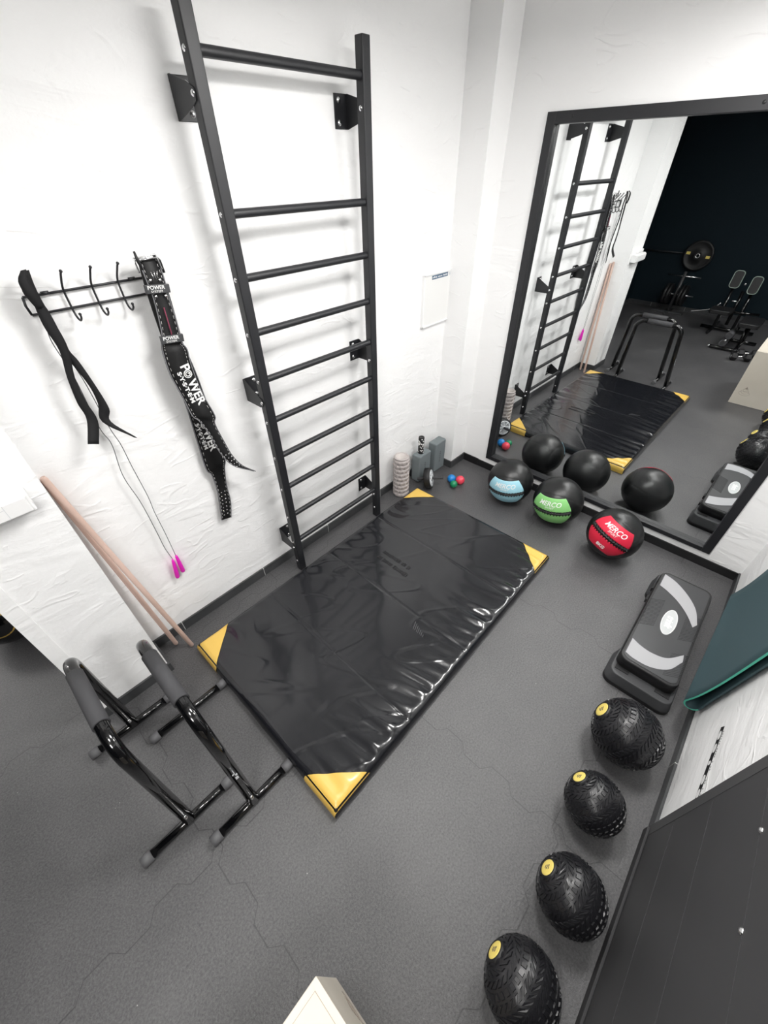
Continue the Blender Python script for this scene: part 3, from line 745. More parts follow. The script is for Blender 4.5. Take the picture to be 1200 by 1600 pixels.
# ------------------------------------------------------------------ parallettes
def dip_bar(x, y0, y1, label, feet_y, hz=.720, lean=0.0, sticker=False):
    tb = thing('dip_bar', label, 'dip bar', (x, (y0 + y1) / 2, 0), 'pair of black dip bars')
    R1 = .0245; ym_ = (y0 + y1) / 2
    ya, yb_ = y0, y1      # top bends (far, near)
    rb = .10
    pts = [(x, feet_y[0], .03)]
    def bend(c, a0, a1, n=10): return [(x, c[0] + rb * math.cos(math.radians(a0 + (a1 - a0) * k / n)), c[1] + rb * math.sin(math.radians(a0 + (a1 - a0) * k / n))) for k in range(n + 1)]
    far = bend((ya - rb, hz - rb), 10, 90); near_ = bend((yb_ + rb, hz - rb), 90, 170)
    allp = pts + far + near_ + [(x, feet_y[1], .03)]
    bm = bmesh.new(); tube(bm, allp, R1, 20); fr = obj('frame', bm, BLACKGLOSS, tb)
    for fy, s in ((feet_y[0], 1), (feet_y[1], -1)):
        dirv = (Vector(far[0]) - Vector(pts[0])).normalized() if s == 1 else (Vector(near_[-1]) - Vector(allp[-1])).normalized()
        p = Vector((x, fy, .03)) + dirv * .065
        bolts('bolt', [(p + dirv * dd + Vector((0, -R1, 0)), (0, -1, 0.1), .006, .006) for dd in (0, .014)], CHROME, fr)
    bm = bmesh.new(); tube(bm, [(x, ya - rb - .02, hz), (x, yb_ + rb + .02, hz)], .0295, 20); obj('foam_grip', bm, FOAM, tb)
    for fy in feet_y:
        bm = bmesh.new(); tube(bm, [(x - .19, fy, .023), (x + .19, fy, .023)], .0195, 18); ft = obj('foot_bar', bm, BLACKGLOSS, tb)
        for s in (-1, 1):
            bm = bmesh.new(); tube(bm, [(x + s * .165, fy, .0245), (x + s * .208, fy, .0245)], .0240, 18); obj('end_cap', bm, CAP, ft)
    if sticker:
        bm = bmesh.new(); d = (Vector(near_[-1]) - Vector(allp[-1])); p = Vector(allp[-1]) + d * .45
        dn = d.normalized(); n_ = Vector((0, -1, 0)); n_ = (n_ - dn * n_.dot(dn)).normalized(); ux = Vector((1, 0, 0))
        for dx, dy, w_, h_ in ((0, 0, .012, .018), (.004, .022, .008, .012), (-.005, .035, .010, .008), (0, .05, .003, .03)):
            box(bm, p + ux * dx + dn * dy + n_ * (R1 + .0005), (w_, h_, .001), Matrix((ux, dn, n_)).transposed())
        obj('sticker', bm, SILVER, fr)
    return tb
dip_bar(-3.255, -.385, -.905, 'black dip bar with grey foam grip standing nearer the left edge', (-.365, -.962))
dip_bar(-3.022, -.52, -1.035, 'black dip bar with grey foam grip standing nearer the floor mat', (-.515, -1.112), sticker=True)

# ------------------------------------------------------------------ wooden sticks leaning in the corner
for (a, b, lb) in (((-2.885, -.068, .0), (-2.9685, -.018, 1.27), 'pale wooden stick leaning in the pillar corner, the left of the two'),
                   ((-2.825, -.150, .0), (-2.966, -.048, 1.29), 'pale wooden stick leaning in the pillar corner, the right of the two')):
    bm = bmesh.new(); A, B = Vector(a), Vector(b); d = (B - A).normalized()
    tube(bm, [A + d * .003, A + d * .012, B - d * .012, B], [.009, .0125, .0125, .009], 16)
    tag(obj('wooden_stick', bm, WOOD), lb, 'stick', 'two wooden sticks leaning in the corner')

# ------------------------------------------------------------------ hook rack with belt, straps and rope
hr = thing('hook_rack', 'black wire hook rack on the white wall left of the wall bars', 'hook rack', (-2.5, 0, 1.86))
bm = bmesh.new()
tube(bm, [(-2.722, -.012, 1.887), (-2.26, -.012, 1.887)], .0042, 10); tube(bm, [(-2.722, -.012, 1.831), (-2.26, -.012, 1.831)], .0042, 10)
tube(bm, [(-2.722, -.012, 1.887), (-2.726, -.012, 1.860), (-2.722, -.012, 1.831)], .0042, 10); tube(bm, [(-2.26, -.012, 1.887), (-2.256, -.012, 1.860), (-2.26, -.012, 1.831)], .0042, 10)
for xx in (-2.655, -2.36): tube(bm, [(xx - .012, -.012, 1.889), (xx + .012, -.012, 1.889)], .0065, 10)
for xx in (-2.655, -2.36): tube(bm, [(xx, -.012, 1.887), (xx, 0, 1.887)], .004, 8)
obj('rail', bm, STEEL, hr)
for xx in (-2.695, -2.598, -2.505, -2.413, -2.31):
    bm = bmesh.new()
    pts = cr([(xx + .008, -.062, 1.952), (xx + .004, -.050, 1.935), (xx, -.018, 1.893), (xx, -.016, 1.84), (xx + .001, -.022, 1.805), (xx + .003, -.042, 1.793), (xx + .006, -.058, 1.804), (xx + .006, -.062, 1.817)], 6)
    tube(bm, pts, .0036, 10); sphere(bm, pts[0], .0055, 12, 8); sphere(bm, pts[-1], .0052, 12, 8)
    obj('hook', bm, STEEL, hr)

def ribbon(bm, Lf, Rt, ys, th, n=5, mi=0):
    """band between two edge lists of (x,z) with a depth list; thickness towards the wall"""
    m = min(len(Lf), len(Rt))
    l = cr([(a[0], y, a[1]) for a, y in zip(Lf, ys)], n); r = cr([(a[0], y, a[1]) for a, y in zip(Rt, ys)], n)
    K = len(l); rings = []
    for i in range(K):
        i0, i1 = max(0, i - 1), min(K - 1, i + 1); tg = (l[i1] - l[i0] + r[i1] - r[i0]); ac = r[i] - l[i]
        nn = tg.cross(ac); nn = nn.normalized() if nn.length > 1e-9 else Vector((0, 1, 0))
        if nn.y < 0: nn = -nn
        rings.append([bm.verts.new(l[i]), bm.verts.new(r[i]), bm.verts.new(r[i] + nn * th), bm.verts.new(l[i] + nn * th)])
    for a, b in zip(rings, rings[1:]):
        for e in range(4):
            f = bm.faces.new((a[e], a[(e + 1) % 4], b[(e + 1) % 4], b[e])); f.smooth = True; f.material_index = mi
    bm.faces.new(rings[0]); bm.faces.new(rings[-1][::-1])
    return l, r
def shrink(Lf, Rt, k):
    return [((1 - k) * a[0] + k * b[0], (1 - k) * a[1] + k * b[1]) for a, b in zip(Lf, Rt)], [((1 - k) * b[0] + k * a[0], (1 - k) * b[1] + k * a[1]) for a, b in zip(Lf, Rt)]

bt = thing('lifting_belt', 'black leather weightlifting belt with white lettering hung folded on the hook rack', 'belt', (-2.3, -.04, 1.95))
fl = [(-2.358, 1.662), (-2.368, 1.624), (-2.371, 1.53), (-2.353, 1.413), (-2.342, 1.327), (-2.321, 1.294), (-2.295, 1.209), (-2.277, 1.104), (-2.232, 1.002), (-2.128, 0.913)]
fr_ = [(-2.283, 1.648), (-2.266, 1.613), (-2.271, 1.55), (-2.265, 1.419), (-2.239, 1.292), (-2.252, 1.252), (-2.235, 1.139), (-2.217, 1.053), (-2.182, 0.977), (-2.118, 0.907)]
fy = [-.080, -.082, -.085, -.088, -.092, -.095, -.100, -.105, -.11, -.115]
bl_ = [(-2.339, 1.66), (-2.339, 1.504), (-2.336, 1.361), (-2.337, 1.265), (-2.342, 1.132), (-2.345, 0.997), (-2.328, 0.952), (-2.326, 0.851), (-2.342, 0.741), (-2.359, 0.646)]
br_ = [(-2.265, 1.65), (-2.246, 1.475), (-2.238, 1.344), (-2.233, 1.25), (-2.229, 1.12), (-2.229, 1.021), (-2.249, 0.972), (-2.269, 0.908), (-2.267, 0.817), (-2.303, 0.631)]
br_ = [(-2.265, 1.65), (-2.246, 1.5), (-2.238, 1.36), (-2.233, 1.26), (-2.229, 1.13), (-2.231, 1.005), (-2.249, 0.955), (-2.268, 0.85), (-2.275, 0.74), (-2.303, 0.631)]
by_ = [-.050, -.045, -.04, -.035, -.032, -.03, -.03, -.03, -.03, -.03]
nl = [(-2.332, 1.958), (-2.335, 1.889), (-2.332, 1.83), (-2.340, 1.744), (-2.355, 1.656)]
nr_ = [(-2.262, 1.952), (-2.268, 1.878), (-2.273, 1.82), (-2.274, 1.729), (-2.283, 1.645)]
ny_ = [-.068, -.085, -.085, -.086, -.088]
def strap(name, Lf, Rt, ys, th, label=None, stitch=True):
    bm = bmesh.new(); ribbon(bm, Lf, Rt, ys, th); s = obj(name, bm, BELTM, bt, label=label)
    if stitch:
        bm = bmesh.new()
        for A, B in ((Lf, Rt), (Rt, Lf)):
            e = cr([(a[0], y - .0006, a[1]) for a, y in zip(A, ys)], 5)
            tube(bm, e, .0024, 6)
        obj('edge_piping', bm, EDGE, s)
        bm = bmesh.new()
        a2, b2 = shrink(Lf, Rt, .10)
        for A in (a2, b2):
            e = cr([(a[0], y - .0008, a[1]) for a, y in zip(A, ys)], 24)
            for i in range(0, len(e) - 3, 6): tube(bm, [e[i], e[i + 3]], .0007, 5)
        obj('stitching', bm, WHITE, s)
    return s
bs = strap('rear_strap', bl_, br_, by_, .009)
fs = strap('front_strap', fl, fr_, fy, .009)
ns = strap('buckle_strap', nl, nr_, ny_, .007)
# second layer behind the buckle strap, going over the hook
bm = bmesh.new(); ribbon(bm, [(-2.332, 1.958), (-2.339, 1.90), (-2.345, 1.80), (-2.348, 1.66)], [(-2.262, 1.952), (-2.262, 1.90), (-2.262, 1.80), (-2.270, 1.65)], [-.066, -.070, -.072, -.075], .007); obj('rear_layer', bm, BELTM, bt)
bm = bmesh.new(); tube(bm, [(-2.308, -.0935, 1.79), (-2.312, -.0945, 1.70), (-2.316, -.0955, 1.668)], .0022, 6); obj('red_thread', bm, REDM, ns)
bm = bmesh.new()
for dx in (0, .012, -.012):
    tube(bm, [(-2.30 + dx, -.0935, 1.915), (-2.302 + dx * .6, -.094, 1.897), (-2.298 + dx * 1.1, -.0935, 1.882)], .0014, 5)
obj('prong', bm, CHROME, ns)
bolts('rivet', [((x_, -.092, z_), (0, -1, 0), .0045, .003) for x_, z_ in ((-2.322, 1.888), (-2.287, 1.884), (-2.322, 1.832), (-2.284, 1.828))], CHROME, ns)
for (x0, x1, zc, yy, txts, tilt) in ((-2.355, -2.262, 1.857, -.097, 'POWER', -.10), (-2.366, -2.272, 1.673, -.102, 'POWER', -.10)):
    bm = bmesh.new(); R_ = Matrix.Rotation(tilt * -1, 3, 'Y'); box(bm, ((x0 + x1) / 2, yy + .004, zc), (x1 - x0, .012, .030), R_)
    lp = obj('keeper_loop', bm, SOFTGREY, bt, .0015)
    uu = R_ @ Vector((1, 0, 0)); v2 = R_ @ Vector((0, 0, 1)); cc = Vector(((x0 + x1) / 2 - .006, yy - .0028, zc))
    text_obj('lettering', 'POWER', .019, cc + v2 * .0055, uu, v2, WHITE, lp, bold=.0002)
    text_obj('lettering', 'SYSTEM', .0105, cc - v2 * .0075, uu, v2, WHITE, lp, sx=1.25)
# the steel buckle
bm = bmesh.new()
q = [(-2.350, -.082, 1.915), (-2.352, -.082, 1.962), (-2.268, -.078, 1.966), (-2.262, -.078, 1.915)]
tube(bm, [q[0], q[1], q[2], q[3]], .0036, 10); sphere(bm, q[1], .0036, 10, 6); sphere(bm, q[2], .0036, 10, 6)
tube(bm, [(-2.345, -.092, 1.975), (-2.336, -.096, 1.925)], .003, 8); tube(bm, [(-2.352, -.084, 1.955), (-2.268, -.08, 1.955)], .003, 8)
obj('buckle', bm, CHROME, bt)
bm = bmesh.new(); tube(bm, [(-2.347, -.095, 1.985), (-2.345, -.096, 1.955), (-2.339, -.095, 1.925)], [.004, .0065, .004], 8)
obj('prong_guard', bm, BLACKRUB, bt)
bm = bmesh.new(); tube(bm, [(-2.268, -.058, 1.962), (-2.252, -.058, 1.94), (-2.250, -.058, 1.90)], .006, 8); obj('strap_tip', bm, BLACKRUB, bt)
def along(c0, c1, y0, y1, side):
    """frame for letters running down a strap"""
    a = Vector((c0[0], y0, c0[1])); b = Vector((c1[0], y1, c1[1])); u_ = (b - a).normalized(); n_ = Vector((0, -1, 0)); n_ = (n_ - u_ * n_.dot(u_)).normalized(); v_ = n_.cross(u_)
    return (a + b) / 2, u_, v_
o_, u_, v_ = along((-2.3135, 1.562), (-2.288, 1.362), -.0855, -.0895, 1)
def ink(o_, u_, v_, pr, tw, sw):
    text_obj('lettering', 'P   WER', .056, o_ + v_ * .009, u_, v_, WHITE, pr, bold=.0014, sx=tw)
    n_ = u_.cross(v_).normalized(); bm = bmesh.new(); c_ = o_ + v_ * .009 - u_ * .051 * tw / .95 + n_ * .0006
    for rr_ in (.0165, .0095): tube(bm, [c_ + u_ * rr_ * math.cos(a) + v_ * rr_ * math.sin(a) for a in [2 * PI * k / 24 for k in range(24)]], .0022, 6, closed=True)
    tube(bm, [c_ - u_ * .001, c_ + v_ * .012], .002, 6)
    obj('round_logo', bm, WHITE, pr)
    text_obj('lettering', 'S·Y·S·T·E·M', .026, o_ - v_ * .025, u_, v_, WHITE, pr, bold=.0009, sx=sw)
ink(o_ - Vector((0, .0012, 0)), u_, v_, fs, .98, 1.22)
o_, u_, v_ = along((-2.292, 1.280), (-2.284, 1.085), -.0335, -.0325, 1)
ink(o_ - Vector((0, .0012, 0)), u_, v_, bs, .98, 1.22)
el1, el2 = [], []
for k in range(7):
    for s in (.32, .68):
        i = k / 6.0
        z = lerp(.82, .67, i); xl = lerp(-2.329, -2.354, i); xr = lerp(-2.270, -2.296, i)
        el1.append(((lerp(xl, xr, s), -.031, z), (0, -1, 0), .0036, .0015))
for k in range(5):
    for s in (.30, .70):
        i = k / 4.0; z = lerp(1.075, .985, i); xl = lerp(-2.265, -2.225, i); xr = lerp(-2.222, -2.187, i)
        el2.append(((lerp(xl, xr, s), -.1085 - .003 * i, z), (0, -1, 0), .0030, .0015))
bolts('eyelet', el1, CHROME, bs); bolts('eyelet', el2, CHROME, fs)

sp_ = thing('wrist_straps', 'plain black lifting straps hanging from the left end of the hook rack', 'lifting straps', (-2.69, -.05, 1.96))
bm = bmesh.new()
ribbon(bm, [(-2.695, 1.966), (-2.706, 1.93), (-2.710, 1.883), (-2.716, 1.807), (-2.709, 1.722), (-2.727, 1.63), (-2.737, 1.53), (-2.735, 1.459), (-2.777, 1.376)],
       [(-2.676, 1.968), (-2.682, 1.93), (-2.684, 1.883), (-2.680, 1.807), (-2.680, 1.722), (-2.704, 1.623), (-2.708, 1.53), (-2.702, 1.441), (-2.742, 1.360)], [-.068, -.072, -.074, -.078, -.082, -.080, -.076, -.074, -.10], .004)
obj('strap', bm, CLOTH, sp_)
bm = bmesh.new()
ribbon(bm, [(-2.693, 1.966), (-2.720, 1.91), (-2.704, 1.85), (-2.702, 1.78), (-2.700, 1.70), (-2.687, 1.655), (-2.670, 1.571), (-2.670, 1.496), (-2.686, 1.422), (-2.607, 1.328)],
       [(-2.680, 1.966), (-2.692, 1.91), (-2.678, 1.85), (-2.676, 1.78), (-2.676, 1.71), (-2.664, 1.666), (-2.649, 1.564), (-2.641, 1.465), (-2.657, 1.412), (-2.598, 1.322)], [-.058, -.055, -.056, -.06, -.06, -.06, -.058, -.055, -.055, -.085], .004)
obj('strap', bm, CLOTH, sp_)
bm = bmesh.new(); ribbon(bm, [(-2.700, 1.97), (-2.722, 1.945), (-2.722, 1.90), (-2.712, 1.862)], [(-2.684, 1.972), (-2.694, 1.95), (-2.690, 1.90), (-2.690, 1.862)], [-.075, -.088, -.09, -.085], .006); obj('padded_loop', bm, CLOTH, sp_)

jr = thing('jump_rope', 'grey wire jump rope with magenta handles hanging on the white wall', 'jump rope', (-2.69, -.03, 1.83))
c1 = [(-2.700, -.04, 1.80), (-2.71, -.035, 1.743), (-2.699, -.035, 1.608), (-2.703, -.035, 1.398), (-2.69, -.03, 1.306), (-2.708, -.03, 1.149), (-2.694, -.03, 0.981), (-2.692, -.03, 0.785), (-2.693, -.03, 0.67), (-2.684, -.03, 0.575)]
c2 = [(-2.695, -.06, 1.80), (-2.694, -.04, 1.732), (-2.675, -.035, 1.591), (-2.669, -.035, 1.384), (-2.658, -.03, 1.291), (-2.658, -.03, 1.173), (-2.654, -.03, 0.999), (-2.659, -.03, 0.901), (-2.659, -.03, 0.745), (-2.662, -.03, 0.584)]
bm = bmesh.new(); tube(bm, cr(c1[::-1] + c2, 8), .0017, 6); obj('wire', bm, CORD, jr)
for a, b in (((-2.685, -.03, .572), (-2.702, -.022, .430)), ((-2.661, -.03, .586), (-2.662, -.022, .448))):
    bm = bmesh.new(); A, B = Vector(a), Vector(b); tube(bm, [A, lerp(A, B, .08), lerp(A, B, .25), lerp(A, B, .6), lerp(A, B, .95), B], [.004, .007, .009, .011, .0125, .010], 16); obj('handle', bm, PINK, jr)

# ------------------------------------------------------------------ white board on the wall, casing on the pillar, label
wb = thing('notice_board', 'small white notice board with a dark blue heading near the corner', 'notice board', (-.34, 0, 1.46))
bm = bmesh.new(); bxr(bm, -.52, -.175, -.014, 0, 1.298, 1.632); obj('board', bm, BOARDM, wb, .003)
bm = bmesh.new()
for a in ((-.525, -.17, 1.626, 1.637), (-.525, -.17, 1.293, 1.304), (-.525, -.514, 1.293, 1.637), (-.181, -.17, 1.293, 1.637)): bxr(bm, a[0], a[1], -.020, 0, a[2], a[3])
obj('frame', bm, WHITEPL, wb, .002)
bm = bmesh.new(); bxr(bm, -.432, -.248, -.0155, -.013, 1.597, 1.622); hd = obj('heading', bm, HEADER, wb)
bm = bmesh.new(); random.seed(8)
for k in range(17):
    if k in (5, 11): continue
    bxr(bm, -.425 + k * .0102, -.425 + k * .0102 + .006, -.0162, -.0150, 1.605, 1.605 + random.choice((.007, .010)))
obj('small_print', bm, WHITE, hd)
bm = bmesh.new(); bxr(bm, -.235, -.20, -.0155, -.013, 1.600, 1.618); obj('corner_print', bm, SILVER, wb)

cs = thing('wall_casing', 'white plastic casing with panel joints on the pillar at the left edge', 'wall unit', (-3.2, -.203, 1.33))
bm = bmesh.new(); bxr(bm, -3.345, -3.035, -.203, -.262, 1.285, 1.368); obj('casing', bm, WHITEPL, cs, .008, seg=4)
bm = bmesh.new(); bxr(bm, -3.335, -3.045, -.262, -.272, 1.295, 1.358); fc = obj('cover', bm, WHITEPL, cs, .006, seg=3)
bm = bmesh.new()
for xx in (-3.115, -3.205): bxr(bm, xx, xx + .0015, -.2724, -.26, 1.297, 1.356)
bxr(bm, -3.205, -3.115, -.2724, -.26, 1.337, 1.3385)
obj('joint_line', bm, SILVER, fc)
bm = bmesh.new(); bxr(bm, -3.34, -3.15, -.203, -.225, 1.372, 1.40); obj('cable_cover', bm, WHITEPL, cs, .003)
wl = thing('paper_label', 'small white paper label low on the pillar edge', 'label', (-2.992, -.203, .15))
bm = bmesh.new(); bxr(bm, -3.015, -2.985, -.2042, -.203, .075, .20); pl_ = obj('paper', bm, WHITE, wl)
bm = bmesh.new()
for k in range(6): bxr(bm, -3.010, -3.010 + (.018 if k % 2 else .012), -.2046, -.2040, .09 + k * .016, .095 + k * .016)
obj('small_print', bm, SOFTGREY, pl_)

# ------------------------------------------------------------------ small things in the corner
fo = thing('foam_roller', 'grey ribbed foam roller standing upright by the wall bars', 'foam roller', (-.835, -.105, 0))
RC = Vector((-.835, -.108, 0)); bm = bmesh.new(); prof = [(.034, .006), (.060, 0)]
H = .385
for k in range(9):
    z = .008 + k * (H - .016) / 9; dz = (H - .016) / 9
    prof += [(.0645, z), (.0655, z + dz * .62), (.060, z + dz * .68), (.060, z + dz * .93)]
prof += [(.0645, H - .005), (.060, H), (.050, H), (.049, H - .01), (.049, .02), (.034, .02)]
lathe(bm, prof, RC, (0, 0, 1), 40)
for k in range(9):
    z = .008 + k * (H - .016) / 9 + .012
    for q in range(12):
        a = 2 * PI * (q + .5 * (k % 2)) / 12; box(bm, RC + Vector((math.cos(a) * .0665, math.sin(a) * .0665, z)), (.006, .017, .020), Rz(a))
obj('body', bm, ROLLER, fo)
bm = bmesh.new(); lathe(bm, [(.047, .012), (.0485, .012), (.0485, H - .004), (.0465, H - .004), (.0465, .012)], RC, (0, 0, 1), 36); obj('inner_core', bm, mat('beige_core', (0.55, 0.51, 0.49), 0.6), fo)

def yoga_block(c, rz, label, s=(.155, .082, .30)):
    tb = thing('yoga_block', label, 'yoga block', (c[0], c[1], 0), 'yoga blocks standing in the corner')
    bm = bmesh.new(); box(bm, (c[0], c[1], s[2] / 2), s, Rz(rz)); obj('body', bm, BLOCKM, tb, .012, seg=3)
    R_ = Rz(rz); uu = R_ @ Vector((1, 0, 0)); nn_ = R_ @ Vector((0, -1, 0)); o_ = Vector((c[0], c[1], s[2] * .5)) + nn_ * (s[1] / 2)
    bm = bmesh.new()
    for k in range(6): box(bm, o_ + Vector((0, 0, -.055 + k * .02)), (.012 if k % 2 else .018, .0012, .008), Rz(rz))
    obj('embossed_mark', bm, SOFTGREY, tb)
    return tb
yoga_block((-.53, -.085), .0, 'blue-grey yoga block standing behind the ab wheel with a small massage roller on top', (.165, .09, .27))
yoga_block((-.315, -.095), .0, 'blue-grey yoga block standing against the wall, nearer the pillar corner', (.155, .085, .30))
mr = thing('massage_roller', 'small black and white patterned massage roller standing on the yoga block', 'massage roller', (-.545, -.085, .27))
bm = bmesh.new(); lathe(bm, [(0, .27), (.024, .27), (.026, .275), (.026, .425), (.024, .430), (.012, .430), (.012, .422), (0, .422)], (-.545, -.085, 0), (0, 0, 1), 28); obj('body', bm, BLACKRUB, mr)
bm = bmesh.new(); random.seed(11)
for k in range(70):
    a = random.random() * 2 * PI; z = .282 + random.random() * .136
    box(bm, Vector((-.545, -.085, z)) + Vector((math.cos(a), math.sin(a), 0)) * .0262, (.0012, .004 + random.random() * .008, .003 + random.random() * .010), Rz(a) @ Matrix.Rotation(random.random() * 1.5, 3, 'X'))
obj('pattern', bm, WHITE, mr)

aw = thing('ab_wheel', 'black ab wheel with silver spokes lying tilted by the yoga blocks', 'ab wheel', (-.61, -.20, 0))
wc = Vector((-.600, -.228, .092)); ax = Vector((.45, -.85, .22)).normalized()
bm = bmesh.new(); lathe(bm, [(.070, -.028), (.090, -.026), (.0925, -.020), (.0925, .020), (.090, .026), (.070, .028)], wc, ax, 48)
lathe(bm, [(.070, .028), (.068, .012)], wc, ax, 48); lathe(bm, [(.070, -.028), (.068, -.012)], wc, ax, 48); obj('tyre', bm, BLACKRUB, aw)
bm = bmesh.new(); u1, u2, _ = frame_of(ax)
lathe(bm, [(0, .020), (.020, .020), (.022, .030), (.012, .034), (.0, .034)], wc, ax, 24); lathe(bm, [(.060, .024), (.0745, .030), (.0745, .022), (.060, .018)], wc, ax, 40); lathe(bm, [(0, .010), (.070, .012)], wc, ax, 40)
for k in range(8):
    a = 2 * PI * k / 8; d = u1 * math.cos(a) + u2 * math.sin(a); tube(bm, [wc + ax * .022 + d * .018, wc + ax * .024 + d * .064], .0052, 8)
obj('spokes', bm, SILVER, aw)
bm = bmesh.new(); tube(bm, [wc + ax * .030, wc + ax * .045, wc + ax * .128, wc + ax * .132], [.010, .0135, .0135, .010], 16); obj('handle', bm, FOAM, aw)
bm = bmesh.new(); tube(bm, [wc - ax * .020, wc - ax * .040, wc - ax * .100, wc - ax * .104], [.010, .0125, .0125, .010], 16); obj('handle', bm, FOAM, aw)

for c, r, m, lb in (((-.405, -.345), .038, BLUEB, 'small blue massage ball beside the red one near the corner'), ((-.375, -.418), .040, REDB, 'small coral red massage ball, nearest the medicine balls'), ((-.455, -.405), .033, GREENB, 'small green massage ball in front of the blue one')):
    bm = bmesh.new(); sphere(bm, (c[0], c[1], r), r, 36, 24, lambda d: 1 + .03 * max(0, math.sin(d.x * 16) * math.sin(d.y * 16) * math.sin(d.z * 16)))
    tag(obj('massage_ball', bm, m), lb, 'massage ball', 'three small massage balls on the floor')

# ------------------------------------------------------------------ things beyond the pillar on the left
def plain_slam(c, r, N, label):
    tb = thing('slam_ball', label, 'slam ball', (c[0], c[1], 0)); c = Vector(c); N = Vector(N).normalized()
    bm = bmesh.new(); sphere(bm, c, r, 64, 40); obj('body', bm, BLACKGLOSS, tb)
    bm = bmesh.new(); lathe(bm, [(r * .42, r * .86), (r * .42, r * .915), (0, r * 1.005)], c, N, 40); obj('badge', bm, YELLOW, tb)
plain_slam((-3.50, .76, .19), .19, (-.22, -.93, .30), 'glossy black ball with a yellow badge behind the pillar at the left edge')

# ------------------------------------------------------------------ the dark gym behind, seen in the mirror
def weight_plate(c, axis, r, label, parts=True, grp='black weight plates on the plate tree', th=.05):
    tb = thing('weight_plate', label, 'weight plate', c, grp); c = Vector(c)
    bm = bmesh.new(); lathe(bm, [(.026, -th / 2), (r * .93, -th / 2), (r, -th / 2 + .008), (r, th / 2 - .008), (r * .93, th / 2), (r * .86, th / 2 - .004), (r * .80, th / 2 - .012), (r * .34, th / 2 - .012), (r * .30, th / 2), (.026, th / 2), (.026, -th / 2)], c, axis, 48)
    obj('disc', bm, BLACKRUB, tb)
    if parts:
        bm = bmesh.new(); lathe(bm, [(.0255, -th / 2 - .002), (.036, -th / 2 - .002), (.036, th / 2 + .003), (.030, th / 2 + .003), (.0255, th / 2), (.0255, -th / 2 - .002)], c, axis, 28); obj('hub_ring', bm, CHROME, tb)
    return tb
wp = weight_plate((-6.96, -.115, .905), (1, 0, 0), .232, 'big black bumper plate with two cream marks mounted on the dark far wall', grp=None)
bm = bmesh.new()
for yy, zz in ((.045, .935), (-.275, .895)): bxr(bm, -6.945, -6.930, yy - .030, yy + .030, zz - .020, zz + .020)
obj('print', bm, BADGE, wp)
wr_ = thing('wall_rail', 'dark horizontal rail on the navy wall beside the big plate', 'rail', (-7.0, .45, .92))
bm = bmesh.new(); tube(bm, [(-6.98, .14, .92), (-6.98, .76, .92)], .012, 10); obj('bar', bm, STEEL, wr_)
bm = bmesh.new()
bm.free()
for yy in (.25, .7):
    bm = bmesh.new(); tube(bm, [(-6.98, yy, .92), (-7.02, yy, .92)], .01, 8); obj('wall_mount', bm, STEEL, wr_)

pt = thing('plate_tree', 'dark weight plate tree standing against the navy wall', 'plate rack', (-6.72, -.05, 0))
bm = bmesh.new(); tube(bm, [(-6.70, -.05, .03), (-6.74, -.08, .68)], .026, 12); obj('post', bm, SOFTGREY, pt)
bm = bmesh.new(); bxr(bm, -6.74, -6.66, -.30, .22, 0, .035); bxr(bm, -6.95, -6.55, -.08, -.02, 0, .03); obj('base', bm, SOFTGREY, pt, .004)
for z in (.61, .31):
    bm = bmesh.new(); tube(bm, [(-6.74, .19, z), (-6.74, -.35, z)], .0125, 10); obj('peg', bm, CHROME, pt)
for z, lst in ((.31, ((.10, .17), (.045, .17), (-.15, .17), (-.205, .17))),):
    for yy, r in lst:
        weight_plate((-6.74, yy, z), (0, 1, 0), r, 'black weight plate hanging on the lower peg of the plate tree')

def pad(parent, c, w, h, rx, name='back_pad'):
    """rounded pad facing +x with pale piping"""
    bm = bmesh.new(); up = Vector((-math.sin(rx), 0, math.cos(rx))); n = Vector((math.cos(rx), 0, math.sin(rx)))
    prism(bm, rrect(w, h, .045, 6), Vector(c) - n * .03, (0, 1, 0), up, n, .05); p = obj(name, bm, BLACKRUB, parent, .006)
    bm = bmesh.new(); tube(bm, [Vector(c) + n * .021 + Vector((0, 1, 0)) * x + up * y for x, y in rrect(w - .01, h - .01, .045, 6)], .0045, 6, closed=True); obj('piping', bm, LINEM, p)
em = thing('weight_machine', 'black weight machine with two padded backrests in the dark gym', 'weight machine', (-6.2, -1.0, 0))
pad(em, (-6.2, -.93, .745), .145, .25, .15); pad(em, (-6.15, -1.20, .700), .140, .25, .15)
bm = bmesh.new()
for yy in (-.93, -1.20): tube(bm, [(-6.22, yy, .62), (-6.2, yy, .30), (-6.1, yy, .04)], .022, 10)
tube(bm, [(-6.5, -.93, .04), (-5.76, -.93, .04)], .025, 10); tube(bm, [(-6.5, -1.25, .04), (-5.76, -1.25, .04)], .025, 10); tube(bm, [(-6.1, -.75, .04), (-6.1, -1.5, .04)], .025, 10); tube(bm, [(-6.4, -1.06, .04), (-6.45, -1.06, .55)], .025, 10)
tube(bm, [(-6.1, -.95, .30), (-6.1, -1.45, .32)], .02, 10)
obj('frame', bm, BLACKGLOSS, em)
bm = bmesh.new(); prism(bm, rrect(.34, .30, .05), (-5.98, -.95, .30), (1, 0, 0), (0, 1, 0), (0, 0, 1), .06); obj('seat', bm, BLACKRUB, em, .01)
bm = bmesh.new(); tube(bm, cr([(-6.2, -.49, .20), (-6.2, -.62, .235), (-6.2, -.78, .29), (-6.2, -.87, .39)], 6), .010, 10); obj('handle', bm, CHROME, em)
bm = bmesh.new(); sphere(bm, (-6.15, -1.07, .70), .020, 16, 10); obj('knob', bm, CHROME, em)
bm = bmesh.new(); tube(bm, [(-6.1, -1.00, .46), (-6.1, -1.08, .462)], .010, 10); obj('bar', bm, CHROME, em)

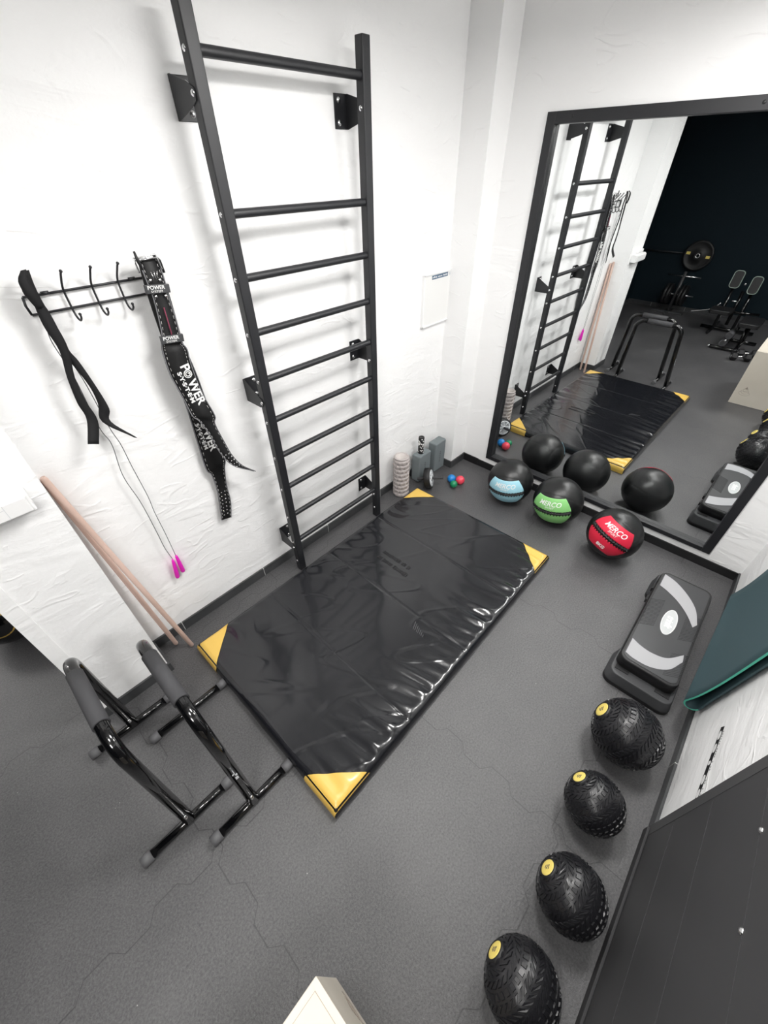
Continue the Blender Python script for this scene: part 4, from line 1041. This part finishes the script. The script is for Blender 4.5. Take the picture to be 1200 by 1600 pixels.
em2 = thing('leg_bench', 'low black leg bench with foam rollers in the dark gym', 'exercise bench', (-5.3, -1.35, 0))
bm = bmesh.new(); prism(bm, rrect(.50, .26, .04), (-5.38, -1.45, .33), (1, 0, 0), (0, 1, 0), (0, 0, 1), .06); obj('seat', bm, BLACKRUB, em2, .01)
for yy, zz in ((-1.30, .22), (-1.27, .11)):
    bm = bmesh.new(); tube(bm, [(-5.30, yy + .0, zz), (-5.02, yy - .0, zz)], .045, 20)
    obj('foam_roller', bm, FOAM, em2)
bm = bmesh.new(); tube(bm, [(-5.38, -1.29, .165), (-4.98, -1.29, .165)], .014, 10); tube(bm, [(-5.36, -1.29, .05), (-5.36, -1.35, .34)], .02, 10)
tube(bm, [(-5.6, -1.45, .03), (-5.0, -1.45, .03)], .025, 10); tube(bm, [(-5.08, -1.12, .03), (-5.08, -1.62, .03)], .022, 10); tube(bm, [(-5.6, -1.27, .03), (-5.6, -1.63, .03)], .022, 10)
tube(bm, [(-5.2, -1.45, .03), (-5.24, -1.45, .33)], .022, 10); tube(bm, [(-5.58, -1.45, .03), (-5.56, -1.45, .33)], .022, 10)
obj('frame', bm, BLACKGLOSS, em2)
for p in ((-5.08, -1.11, .03), (-5.08, -1.63, .03), (-4.98, -1.29, .165)):
    bm = bmesh.new(); sphere(bm, p, .018, 12, 8); obj('end_cap', bm, CHROME, em2)

for cx_, cy_, lb in ((-4.75, -1.58, 'small black dumbbell with chrome ends left of the plywood box in the mirror'), (-4.97, -1.62, 'small black dumbbell with chrome ends behind the other one in the mirror')):
    tb = thing('dumbbell', lb, 'dumbbell', (cx_, cy_, 0), 'two dumbbells on the dark gym floor')
    d = Vector((.35, .94, 0)).normalized(); c0 = Vector((cx_, cy_, .055))
    bm = bmesh.new(); tube(bm, [c0 - d * .07, c0 + d * .07], .014, 12); obj('handle', bm, CHROME, tb)
    for s in (-1, 1):
        bm = bmesh.new(); lathe(bm, [(.0, .05), (.048, .05), (.055, .058), (.055, .112), (.048, .12), (0, .12)], c0, d * s, 6, smooth=False); wh = obj('head', bm, BLACKRUB, tb)
        bm = bmesh.new(); lathe(bm, [(0, .123), (.016, .123), (.018, .119)], c0, d * s, 16); obj('end_cap', bm, CHROME, wh)
